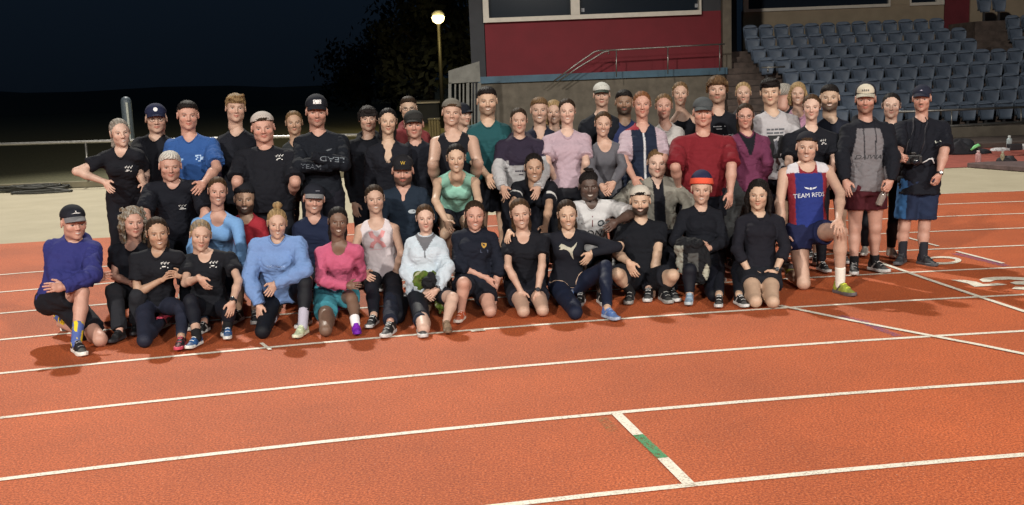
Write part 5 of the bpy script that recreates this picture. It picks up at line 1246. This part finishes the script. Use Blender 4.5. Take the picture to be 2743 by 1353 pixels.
person('p45', 'stooping woman in a black sports tee with white stripes on both sleeves', A5, 10.15, (1115, 600, 838), fem=True, hrot=(2, 3, 0), sh=((930, 850), (1300, 850)), S=1.0, skin='t', hair='low', hc='blk', m='t', top='tee', slv=.72, c='121419', neck='v', hp=(1110, 1130), el=(935, 1040, 1), wl=(960, 1230, 1), er=(1240, 1060, 1), wr=(1210, 1230, 1),
    zones=[(lambda L: L['arm'] & (L['at'] > .50) & (L['at'] < .62), 'cfcfcf')], kl=(1030, 1400, 1), kr=(1190, 1400, 1), al=(1000, 1740, 'g'), ar=(1190, 1740, 'g'), bot='tight', bc='11131a', lean=.18,
    marks=[dict(poly=[[(-.5, -1), (-.2, -1), (-.1, .2), (-.5, .6)], [(.5, -1), (.2, -1), (.1, .2), (.5, .6)]], size=.014, at=(-.06, .33), c='b8b8b8', sub=0, name='shirt_mark')], group=MR)
person('p46', 'smiling crouching man in a white football jersey with a round crest', A8, 10.1, (285, 42, 288), hrot=(4, 3, 0), sh=((115, 300), (510, 230)), S=1.02, skin='k', hair='afro', hc='blk', m='t', browc=(.01, .007, .006), top='tee', slv=.85, slick=False, c='cfcfd2', neck='crew', hp=(290, 680), el=(110, 460, 1), wl=(120, 600, 1), er=(600, 390, 1), wr=(490, 445, 1), hr=(425, 500, 1),
    kl=(200, 850, 1), kr=(380, 850, 1), al=(220, 1000, 'g'), ar=(380, 1000, 'g'), bot='shorts', bc='14161c',
    marks=[dict(text='AON', size=.10, at=(-.02, .25), c='101014', shear=.25, sub=0, name='lettering'), dict(poly=[[(math.cos(t), math.sin(t)) for t in np.arange(16)*math.pi/8]], size=.033, at=(.085, .355), c='30363e', sub=0, name='crest'),
        dict(poly=[[(.5*math.cos(t), .6*math.sin(t)) for t in np.arange(10)*math.pi/5]], size=.030, at=(.085, .356), c='a0a4a8', sub=0, name='crest'), dict(poly=[[(-1, .1), (-.7, -.25), (1, .5), (-.5, -.02), (-.8, .5)]], size=.025, at=(-.075, .35), c='101014', sub=0, name='shirt_mark'),
        dict(poly=[quad(-.08, -1, .08, 1)], size=.05, at=(.005, .375), c='5c1420', sub=0, name='zip')], group=MR)
person('p47', 'crouching person in an open light grey jacket over a black shirt', A7, 10.35, (790, 648, 892), hrot=(2, 3, 3), sh=((560, 930), (990, 920)), S=1.0, skin='pp', hair='pulled', hc='lb', m='s', ruddy=.3, top='jacket', hoodup=False, neck='v', c='8a887f', loose=1.1, hp=(800, 1330), el=(480, 1090, 1), wl=(540, 1260, 1), er=(1060, 1110, 1), wr=(1020, 1290, 1),
    zones=[(lambda L: (np.abs(L['xr']) < .052+.0*L['t']) & (L['yf'] > 0) & (~L['arm']), '0e1016')], kl=(700, 1530, 1), kr=(880, 1530, 1), al=(720, 1800, 'g'), ar=(900, 1800, 'g'), bot='pants', bc='101218', group=MR)
person('p48', 'crouching woman in a charcoal grey tee with dark hair tied back', A7, 10.35, (1355, 662, 892), fem=True, hrot=(0, 3, 0), sh=((1200, 930), (1540, 930)), S=1.0, skin='a', hair='low', hc='dk', m='t', top='tee', loose=.7, c='3d4043', neck='scoop', hp=(1370, 1330), kl=(1290, 1560, 1), kr=(1450, 1560, 1), al=(1290, 1850, 'g'), ar=(1450, 1850, 'g'), bot='tight', bc='12141a', group=MR)
person('p4', 'stooping older man with thick silver hair in a black club tee', A1, 9.9, (1195, 558, 862), hrot=(2, 4, 2), sh=((975, 870), (1500, 850)), S=1.04, skin='r', sb=.85, hair='short', hc='wh', m='s', browc=(.2, .15, .12), top='tee', slv=.9, c='0f1118', marks=club(1.0, .10, .36), hp=(1240, 1270), el=(975, 1120, 1), wl=(1050, 1330, 1), er=(1500, 1110, 1), wr=(1440, 1330, 1),
    kl=(1130, 1560, 1), kr=(1330, 1560, 1), al=(1130, 2000, 'g'), ar=(1350, 2000, 'g'), bot='pants', bc='0f1118', fat=1.15, group=MR)
# standing rows
def st(key, label, fn, Y, hd, **o): o.setdefault('stand', True); o.setdefault('group', BR); return person(key, label, fn, Y, hd, **o)
st('p1', 'standing grey haired woman in a black club tee with one hand on her hip', A1, 10.2, (768, 300, 546), fem=True, hrot=(10, 2, -6), sh=((590, 600), (960, 575)), el=(395, 760, 1), wl=(640, 850, 1), hl=(690, 930, 1), er=(985, 760, -1), wr=(985, 870, 1), hp=(825, 960),
   skin='pp', hair='low', hc='gr', hc2='gd', m='t', top='tee', c='111217', marks=CL, bot='pants', bc='101117')
st('p2', 'older man with glasses and a navy cap with round white badge, black tee', A1, 10.6, (1075, 183, 425), sh=((875, 490), (1240, 490)), hrot=(0, 2, 0), skin='p', sb=.9, hair='short', hc='gr', cap='cap', capc='1b2036', m='n', glasses=True, top='tee', c='111217', bot='pants', el=(890, 700, 1), wl=(980, 880, 1),
   capmark=[dict(poly=[[(math.cos(t), math.sin(t)) for t in np.arange(14)*math.pi/7]], size=.017, at=(0, .092), c='d8dade', sub=0, name='cap_badge')])
st('p3', 'dark haired man in a bright blue running tee with white lettering', A1, 10.3, (1345, 158, 397), sh=((1155, 500), (1600, 490)), hrot=(3, 2, 2), skin='r', sb=.95, hair='short', hc='blk', m='s', top='tee', slv=.8, c='22559c', box=.95, er=(1590, 730, 1), wr=(1480, 860, 1), bot='shorts', bc='14161c',
   marks=[dict(poly=[quad(-1, .3, .5, .75), quad(-.6, -.1, 1, .2), quad(-.9, -.55, .9, -.2), quad(-.3, -1, .3, -.7)], size=.035, at=(.095, .36), c='a8c4e4', sub=0, name='print'), dict(poly=[quad(-1, -.2, 1, .25), quad(-.6, -.5, .7, -.3)], size=.032, at=(-.085, .35), c='88aedc', sub=0, name='print')])
st('p5', 'tall thin young man with swept blond hair in a black tee', A1, 10.5, (1752, 95, 336), sh=((1590, 470), (1930, 460)), hrot=(4, 0, 4), W=.9, skin='p', sb=.9, hair='swept', hc='lb', hc2='bl', m='s', hw=.93, top='tee', c='15161b', bot='shorts', bc='14161c')
st('p6', 'heavy set man in a white cap worn backward and a black club tee', A3, 10.1, (395, 252, 505), sh=((165, 590), (690, 590)), hrot=(0, 2, -3), fat=1.3, w=1.2, jaw=1.12, hw=1.05, skin='r', ruddy=.8, hair='short', hc='dk', cap='back', capc='b9b0aa', m='s', top='tee', slv=.85, c='111217', box=1.02, marks=club(1.1, .125, .40), el=(175, 850, 1), wl=(215, 1010, -1), er=(670, 850, 1), wr=(640, 960, -1), bot='pants', bc='111217')
st('p7', 'woman with light brown hair tied back peering out behind the man with folded arms', A3, 10.95, (660, 238, 442), fem=True, sh=((560, 530), (800, 530)), skin='t', hair='pulled', hc='lb', m='s', top='tee', c='34383c')
P8 = st('p8', 'tall man with folded arms in black long sleeves and trucker cap with white patch', A3, 10.2, (852, 118, 372), sh=((665, 470), (1115, 460)), hrot=(2, 2, 2), skin='r', sb=.85, hair='short', hc='dk', cap='trucker', capc='1b1c20', m='s', beard=.3, top='long', c='0d1218', loose=1.2,
   el=(700, 715, 1), wl=(930, 720, 1), hl=(1000, 740, 1), er=(1085, 700, 1), wr=(850, 640, 1), hr=(790, 620, 1), hp=(905, 950), bot='pants', bc='14131a', nohand='lr',
   capmark=[dict(poly=[quad(-1, -.55, 1, .55)], size=.030, at=(.003, .096), c='d9dadc', sub=1, name='cap_patch'), dict(poly=[quad(-.8, .25, .8, .38), quad(-.8, -.05, .8, .1), quad(-.6, -.38, .7, -.22)], size=.030, at=(.003, .0965), c='202024', sub=0, name='cap_patch')],
   marks=[dict(text='LEAD', size=19, px=(985, 655), rot=176, c='76808a', sub=0, sx=1.5, name='sleeve_lettering'), dict(text='TEAM', size=17, px=(805, 722), rot=-4, c='59606a', sub=0, sx=1.3, name='sleeve_lettering'), dict(poly=[[(-1, 0), (0, .3), (1, .5), (.2, -.1), (-.6, -.3)]], size=.03, at=(.10, .40), c='4a5058', sub=0, name='shirt_mark')])
st('p9', 'young man with dark tousled fringe in a black hoodie', A3, 10.7, (1290, 203, 408), sh=((1110, 510), (1440, 510)), skin='p', sb=.85, hair='mop', hc='blk', m='n', top='hood', c='101217', bot='pants', hrot=(3, 2, 0))
st('p10', 'black haired woman in an open black jacket over a low black top', A3, 10.4, (1460, 215, 437), fem=True, sh=((1265, 560), (1650, 540)), hrot=(2, 2, 3), skin='a', sb=.95, hair='low', hc='blk', m='s', top='jacket', hoodup=False, neck='open', loose=.7, c='15161b', zones=[], bot='tight')
st('p11', 'man in glasses and a dull red hoodie standing behind the man in the black cap', A3, 11.3, (1635, 120, 318), sh=((1500, 420), (1800, 430)), skin='a', sb=.8, hair='short', hc='dk', glasses=True, m='n', top='hood', c='7d2f33', bot='pants')
st('p12', 'man in a dark cap and black zip top with pinkish face', A3, 10.6, (1680, 240, 470), sh=((1560, 540), (1850, 530)), skin='r', sb=.9, ruddy=.8, hair='short', hc='br', cap='cap', capc='2a2a2a', m='s', top='long', neck='high', c='14161c', bot='pants')
st('p13', 'young man in a black tank top and backward cap with bare arms', A5, 10.35, (412, 140, 362), sh=((225, 470), (640, 455)), hrot=(2, 2, 3), arm=1.18, skin='p', sb=.95, hair='short', hc='br', cap='back', capc='6e6a62', m='t', top='tank', c='101116', neck='crew', el=(255, 700, 1), wl=(275, 870, -1), er=(635, 690, 1), wr=(600, 860, -1), bot='shorts', bc='14161c')
st('p14', 'person in a black cap almost hidden behind the young man in the tank top', A5, 11.2, (512, 182, 360), sh=((440, 450), (640, 450)), hrot=(35, 0, 0), skin='p', sb=.9, hair='short', hc='dk', cap='cap', capc='14161c', m='n', top='tee', c='14161c')
st('p15', 'tall smiling man with dark hair in a teal green tee', A5, 10.5, (715, 38, 273), sh=((545, 380), (910, 365)), hrot=(3, 2, 0), skin='a', sb=.9, hair='short', hc='blk', beard=.45, m='t', top='tee', slv=1.0, c='125057', neck='crew', el=(575, 640, 1), wl=(720, 800, 1), hl=(750, 880, 1), er=(905, 640, 1), bot='shorts', bc='12141a')
st('p16', 'person with dark tied back hair in a dark purple and white hooded top', A5, 10.35, (985, 212, 428), fem=True, W=1.1, jaw=1.1, sh=((790, 510), (1200, 500)), hrot=(3, 2, 0), skin='p', sb=.9, hair='pulled', hc='dk', m='s', top='hood', c='2b2338', neck='crew', loose=.95, el=(805, 760, 1), er=(1200, 740, 1), wl=(850, 900, 1), wr=(1150, 900, 1), hp=(1000, 960), bot='pants', bc='14161c',
   zones=[(lambda L: (L['t'] > .10) & (L['t'] < .52) & (~L['arm']), 'b4b5ba'), (lambda L: L['arm'] & (L['at'] > .62), 'b4b5ba')], marks=[dict(poly=[quad(-1, -.1, -.7, .2), quad(-.6, -.1, -.3, .2), quad(-.2, -.1, .1, .2), quad(.2, -.1, .5, .2), quad(.6, -.1, 1, .2), quad(-.3, -.7, .5, -.5)], size=.05, at=(.0, .22), c='2b2338', sub=0, name='print')])
st('p17', 'short haired blond man in a dark jacket left of the lilac tee', A5, 11.0, (1160, 128, 342), sh=((1040, 430), (1290, 420)), skin='p', sb=.85, hair='short', hc='lb', m='t', top='jacket', neck='open', hoodup=False, c='1a1e2a', bot='pants')
st('p18', 'blond woman looking out behind the woman in the lilac tee', A5, 11.5, (1282, 150, 350), fem=True, sh=((1180, 420), (1400, 420)), skin='p', sb=.9, hair='bob', hc='bl', m='t', top='tee', c='23262e')
st('p19', 'young woman with hair tied back in a plain lilac tee', A5, 10.4, (1395, 133, 348), fem=True, sh=((1190, 460), (1595, 450)), hrot=(3, 2, 0), skin='pp', hair='pulled', hc='dk', m='t', top='tee', slv=.75, loose=.9, c='b79fae', hem=.06, el=(1225, 690, 1), er=(1555, 690, 1), wl=(1300, 850, -1), wr=(1530, 880, -1), hp=(1410, 930), bot='tight', bc='0e1016')
st('p20', 'man in a white and dark green cap and a loose black tee', A5, 11.2, (1690, 3, 203), sh=((1510, 330), (1830, 300)), w=1.1, skin='p', sb=.8, hair='short', hc='dk', cap='cap', capc='c4c5c0', brimc='39443c', m='n', top='tee', c='101217')
st('p21', 'young woman with brown hair tied back in a grey long sleeved top', A5, 10.4, (1702, 243, 457), fem=True, sh=((1570, 540), (1880, 520)), hrot=(3, 2, 4), skin='p', hair='pulled', hc='br', m='t', top='tight', c='5f5f68', neck='scoop', el=(1590, 740, 1), wl=(1690, 880, 1), er=(1870, 720, 1), wr=(1790, 860, 1), hp=(1730, 920), bot='tight', bc='12141a')
st('p22', 'dark skinned bearded man in a blue and navy tee with his hair cut short', A7, 11.2, (520, 183, 377), sh=((400, 470), (650, 460)), skin='b', sb=.8, hair='short', hc='blk', beard=.8, m='n', top='tee', c='232f5c')
st('p23', 'woman in a quilted navy vest with white zip over a red collar', A7, 10.5, (665, 188, 403), fem=True, sh=((490, 530), (855, 520)), hrot=(3, 2, 0), skin='r', ruddy=.7, hair='pulled', hc='rd', m='s', top='vest', c='16202f', puff=True, neck='v', slv=.9, W=1, sc='b8a4b2', hoodup=False, el=(520, 750, 1), wl=(600, 900, 1), er=(850, 740, 1), wr=(800, 890, -1), hp=(680, 960), bot='tight',
   zones=[(lambda L: (np.abs(L['xr']) < .008) & (L['yf'] > 0) & (L['t'] < .95), 'c9ccd2'), (lambda L: (L['t'] > .95) & (L['xr'] < .02), '9c1f34')])
st('p24', 'person in a white tee half hidden between the navy vest and the red tee', A7, 11.0, (842, 208, 412), fem=True, sh=((745, 500), (1000, 490)), skin='r', ruddy=.8, sb=.85, hair='pulled', hc='lb', m='s', top='tee', c='b9b5b4', er=(890, 740, 1))
st('p25', 'young woman with a high bun in a black racerback tank top', A7, 11.4, (975, 112, 305), fem=True, sh=((890, 400), (1110, 390)), hrot=(2, 0, 0), skin='p', sb=.9, hair='pulled', hc='lb', m='s', top='tank', c='15161a')
st('p26', 'large man in a red tee and grey running cap', A7, 10.3, (1160, 245, 472), sh=((915, 580), (1405, 570)), hrot=(2, 2, 0), fat=1.25, w=1.15, skin='r', ruddy=.8, hair='short', hc='gd', cap='cap', capc='4b5054', m='s', top='tee', slv=.95, c='7c0f20', box=1.0, el=(935, 810, 1), wl=(960, 960, -1), er=(1390, 800, 1), bot='shorts')
st('p27', 'young man with parted light brown hair and short beard in a black printed tee', A7, 10.9, (1275, 68, 287), sh=((1150, 390), (1430, 385)), skin='p', sb=.9, hair='curtain', hc='lb', hc2='br', beard=.5, m='n', top='tee', c='101116', marks=[dict(poly=[quad(-1, .1, 1, .25), quad(-.5, -.3, .4, -.15)], size=.06, at=(-.01, .40), c='b8bcc2', sub=1, name='print'), dict(text='NCY', size=.055, at=(.075, .31), c='a8acb2', sub=0, name='lettering')])
st('p28', 'young woman with fair hair looking over the shoulder of the woman in glasses', A7, 11.4, (1486, 115, 297), fem=True, sh=((1400, 370), (1600, 370)), hrot=(0, 0, 0), skin='p', sb=.95, hair='pulled', hc='bl', m='s', top='tee', c='4a464a')
st('p29', 'woman in glasses and a purple zip up running top over black', A7, 10.45, (1502, 287, 492), fem=True, sh=((1365, 560), (1690, 560)), hrot=(3, 2, 0), skin='r', ruddy=.7, hair='low', hc='dk', m='s', glasses=True, top='jacket', hoodup=False, neck='crew', c='6d2c50', loose=.7, el=(1375, 770, 1), wl=(1450, 900, -1), er=(1690, 770, 1), wr=(1640, 910, -1), hp=(1530, 960), bot='tight', bc='14141a',
   zones=[(lambda L: (np.abs(L['xr']-.0) < .05*(L['t']-.52)/.3) & (L['yf'] > 0) & (L['t'] > .58) & (~L['arm']), '101116')])
st('p30', 'dark haired man in a white tee with a black picture print', B1, 10.7, (182, 85, 287), sh=((50, 385), (395, 375)), hrot=(0, 2, -2), skin='a', sb=.95, hair='swept', hc='blk', m='s', top='tee', slv=.9, loose=1.2, c='b4b2b8', box=1.0, hem=-.16, er=(380, 600, 1), wr=(370, 760, -1), bot='shorts',
   marks=[dict(poly=[quad(-1, -1.5, 1, 1.5)], size=.075, at=(.0, .23), c='17181e', sub=2, name='picture_print'), dict(poly=[[(-.3, -1.2), (.2, -1), (.45, .2), (.1, .9), (-.25, .6), (-.1, .1)]], size=.07, at=(.0, .235), c='5c5e68', sub=1, name='picture_print'), dict(poly=[quad(-1, 0, -.6, .2), quad(-.5, 0, -.2, .2), quad(-.1, 0, .3, .2), quad(.4, 0, 1, .2), quad(-1, -.4, -.3, -.2), quad(-.2, -.4, .4, -.2), quad(.5, -.4, .9, -.2)], size=.085, at=(.0, .39), c='4a4c54', sub=0, name='print')])
st('p31', 'older person with short grey hair turned away between the white tee and the pink tee', B1, 12.3, (292, 130, 272), hrot=(150, 0, 0), skin='r', sb=.8, hair='short', hc='gr', m='n', top='tee', c='15161a')
st('p32', 'blond woman in a pale pink tee behind the woman in the black club tee', B1, 11.3, (396, 113, 287), fem=True, sh=((310, 390), (480, 390)), skin='p', hair='bob', hc='bl', m='t', top='tee', c='c48fae')
st('p33', 'round faced woman with hair tied back in a black club tee', B1, 10.5, (502, 203, 402), fem=True, sh=((290, 520), (715, 515)), hrot=(0, 2, 0), skin='pp', ruddy=.6, hair='pulled', hc='br', m='s', hw=1.06, top='tee', slv=.75, c='121318', marks=club(1, .085, .385), el=(325, 740, 1), wl=(380, 880, -1), er=(675, 730, 1), wr=(620, 900, -1), fat=1.1, bot='tight', bc='121318')
st('p34', 'dark haired bearded man in a charcoal tee left of the two tone hoodie', B1, 11.0, (642, 133, 332), sh=((545, 430), (790, 420)), skin='a', sb=.8, hair='short', hc='blk', beard=.75, m='t', top='tee', c='1c1f27', bot='shorts')
P35 = st('p35', 'man in a grey and black hoodie, maroon shorts and cream cap holding a bottle', B1, 10.45, (920, 128, 352), sh=((735, 455), (1130, 440)), hrot=(0, 2, 0), skin='r', sb=.85, hair='short', hc='br', cap='trucker', capc='23242a', capfront='cfc8b4', brimc='b9b4a4', m='s', beard=.45, top='hood', loose=.85, c='77747a', sc='101218', neck='crew', collc='16171c', hem=-.06, box=1.0,
   el=(740, 690, 1), wl=(765, 880, 1), er=(1130, 690, 1), wr=(1115, 880, 1), hr=(1075, 970, 1), handr='g', hp=(920, 930), zones=[(lambda L: (L['t'] > .90) & (~L['arm']), '16171c'), (lambda L: (np.abs(np.abs(L['xr'])-.055) < .005) & (L['yf'] > 0) & (L['t'] > .42), '101116'), (lambda L: (np.abs(L['xr']) > .105*L['S']+.13*(.88-L['t'])) & (L['t'] > .48) & (~L['arm']), '101218')],
   kl=q(B2, 858, 620)+(10.4,), al=q(B2, 850, 900)+(10.35,), kr=q(B2, 1018, 620)+(10.4,), ar=q(B2, 1012, 885)+(10.45,), fl=-15, fr=25, bot='shorts', ln=.50, bc='4a121f', shoe=('17181c', 'b9b9b9'), sock='14151a', sockh=.07,
   marks=[dict(text='DAIWA', size=.058, at=(-.018, .285), c='202026', shear=.3, sx=1.3, sub=0, name='lettering')], capmark=[dict(poly=[quad(-1, -.25, -.7, .3), quad(-.5, -.25, -.2, .35), quad(0, -.25, .3, .3), quad(.5, -.25, .9, .25)], size=.030, at=(.0, .088), c='4a4a48', sub=0, name='cap_mark')])
st('p36', 'young woman with dark parted hair, black leggings and white shoes behind the camera man', B1, 11.35, (1120, 190, 392), fem=True, sh=((1020, 460), (1230, 460)), skin='pp', hair='pulled', hc='blk', m='s', top='tee', c='17191f', kl=q(B2, 950, 590)+(11.3,), al=q(B2, 938, 770)+(11.35,), kr=q(B2, 1165, 590)+(11.2,), ar=q(B2, 1142, 785)+(11.2,), bot='tight', bc='0f1117', shoe=('c9c5bd', 'dedad2'), sock='c9c6c0', sockh=.04, fr=5, fl=-25)
P37 = st('p37', 'man with a moustache, loose black tee and navy shorts holding a camera', B1, 10.85, (1355, 138, 335), sh=((1140, 440), (1565, 430)), hrot=(-4, 2, 0), skin='r', sb=.9, hair='short', hc='br', cap='cap', capc='1f2438', m='s', mous=.85, top='tee', slv=.98, loose=1.25, box=1.08, c='0f1118', hem=-.22, arm=1.1,
   el=(1175, 640, 1), wl=(1150, 715, 1), hl=(1240, 700, 1), handl='g', er=(1530, 640, 1), wr=(1490, 830, 1), hr=(1455, 950, 1), handr='g', hp=(1335, 880), kl=q(B2, 1245, 620)+(10.8,), al=q(B2, 1232, 830)+(10.8,), kr=q(B2, 1405, 620)+(10.8,), ar=q(B2, 1398, 845)+(10.75,), fl=-35, fr=20,
   bot='shorts', ln=.80, bc='1c2c4c', bzones=[(lambda L: (L['xr'] < -.15), '2f6fae')], shoe=('24262c', '4a4c52'), sock='23242c', sockh=.14, watch='r',
   capmark=[dict(poly=[[(-1, -.2), (1, -.2), (.3, .5), (-.3, .4)]], size=.012, at=(0, .090), c='a8a4b8', sub=0, name='cap_mark')], marks=[dict(poly=[quad(-.7, -1, .7, .5), quad(-.7, .5, -.4, 1), quad(.4, .5, .7, 1)], size=.024, at=(.11, .37), c='c4c8c0', sub=0, name='shirt_mark')])
# ------------------------------------------------------------------ things held or worn loose, each of its own
def obj_at(name, label, cat, p):
    e = empty(name, p); tag(e, label, cat); return e
if not ONLY:
    # camera in the hands of the man at the right end
    pc = at(*B1(1285, 712), 10.62); e = obj_at('camera', 'black camera with a long lens held by the man in navy shorts', 'camera', pc); m_cam = plain('black camera plastic', (.012, .012, .014), .45)
    b = MB(); b.box(-.075, .065, -.035, .035, -.045, .045); b.box(-.025, .025, -.03, .03, .045, .072); b.box(.04, .075, -.055, -.03, -.04, .035); b.build('camera_body', m_cam, e, bevel=.008)
    b = MB(); b.tube([(-.005, -.035, -.005), (-.005, -.06, -.008), (-.005, -.115, -.02)], [.034, .038, .034], 18); ln_ = b.build('lens', m_cam, e, True)
    b = MB(); b.tube([(-.005, -.116, -.0205), (-.005, -.1175, -.021)], [.028, .028], 18); b.build('glass', m_glass, ln_, True)
    b = MB(); n1_ = at(*B1(1290, 430), 10.68)-pc; n2_ = at(*B1(1400, 430), 10.68)-pc
    b.tube([(-.07, 0, .04), (-.07, -.04, .16), n1_*.8, n1_, n1_+[.02, .06, .05]], .006, 6); b.tube([(.065, 0, .04), (.09, -.05, .16), n2_*.85, n2_, n2_+[0, .06, .05]], .006, 6); b.build('strap', plain('camera strap', (.02, .02, .028), .7), e, True)
    ps = at(*B1(1400, 722), 10.60); e = obj_at('eyeglasses', 'pale eyeglasses hooked on the black tee of the man with the camera', 'glasses', ps); b = MB()
    b.tube([(-.055, -.01, -.02), (-.02, -.02, -.002), (.01, -.02, .018), (.05, -.02, .012)], .006, 6); b.tube([(.035, -.018, .028), (.045, -.02, .0), (.058, -.018, -.03)], .005, 6); b.build('frame', plain('pale plastic', (.6, .6, .62), .3), e, True)
    # glass bottle in the hand of the man in the raglan hoodie
    pb = at(*B1(1045, 1010), 10.22); e = obj_at('drink_bottle', 'clear small bottle held by the man in maroon shorts', 'bottle', pb); b = MB()
    b.lathe([(.030, -.075), (.034, -.06), (.034, .02), (.028, .045), (.013, .07), (.013, .085)], n=16); m_, nt_, bb_ = nodes('clear bottle plastic'); bb_.inputs['Base Color'].default_value = (.5, .45, .42, 1); bb_.inputs['Roughness'].default_value = .15; bb_.inputs['Transmission Weight'].default_value = .6
    o = b.build('body', m_, e, True); b = MB(); b.lathe([(.015, .083), (.016, .088), (.016, .105), (.01, .108)], n=12); b.build('cap', plain('bottle lid', (.5, .1, .1), .4), e, True); e.rotation_euler = (.2, .35, 0)
    # bundles of clothing
    def bundle(name, label, cat, fn, u, v, Y, rad, base, zones, seed, blobs):
        s = SDF(); c = at(*fn(u, v), Y)
        for dx, dy, dz, rx, ry, rz in blobs: s.ell(c+np.array([dx, dy, dz]), (rx, ry, rz), k=.05)
        V, F = s.mesh(.0095, fold=lambda P: .014*wav(P, .10, seed, 2, 4)+.016*(.5-np.minimum(np.abs(wav(P, .075, seed+1, 2.2, 3))*2.6, 1)))
        cc = np.tile(lin(base), (len(V), 1))
        for fnm, col_ in zones: cc[fnm(V-c)] = lin(col_)
        o = mkmesh(name, V-c, F, M_cloth, None, True, cc); o.location = c; tag(o, label, cat); return o
    bundle('rain_coat', 'crumpled lime green coat on the lap of the girl in the pale blue jacket', 'coat', A6, 205, 790, 8.98,   .2, '525f2a', [(lambda P: (wav(P, .09, 4) > .15), '48601e'), (lambda P: wav(P, .07, 9) > .62, '9a9e84')], 21,
        [(-.02, .05, .07, .11, .035, .035), (.06, .04, -.04, .055, .035, .10), (.09, .02, -.17, .04, .03, .08), (-.07, .04, .0, .05, .03, .06)])
    s_ = bundle('dark_glove', 'rolled black gloves resting on the lime green coat', 'gloves', A6, 215, 770, 8.88, .1, '15171c', [], 33, [(0, 0, 0, .045, .04, .035), (.01, .0, .045, .03, .03, .03), (-.02, 0, -.03, .04, .035, .03)])
    bundle('folded_jacket', 'black and pale grey jacket held on the knee by the woman in the beanie', 'jacket', A8, 1100, 690, 9.38, .2, '121419', [(lambda P: (P[:, 0] < -.105) & (P[:, 2] < .08), '85877f'), (lambda P: (np.abs(P[:, 0]-.10)*1.3+np.abs(P[:, 2]+.17)*.62 < .052), 'a3a496'), (lambda P: (np.abs(P[:, 0]+.02) < .045) & (P[:, 2] < .01) & (P[:, 2] > -.16), '4a4c4c')], 41,
        [(-.04, .02, .08, .12, .07, .06), (-.11, .03, -.03, .05, .05, .15), (.05, .03, -.10, .10, .06, .18), (-.01, .02, -.02, .10, .06, .10)])
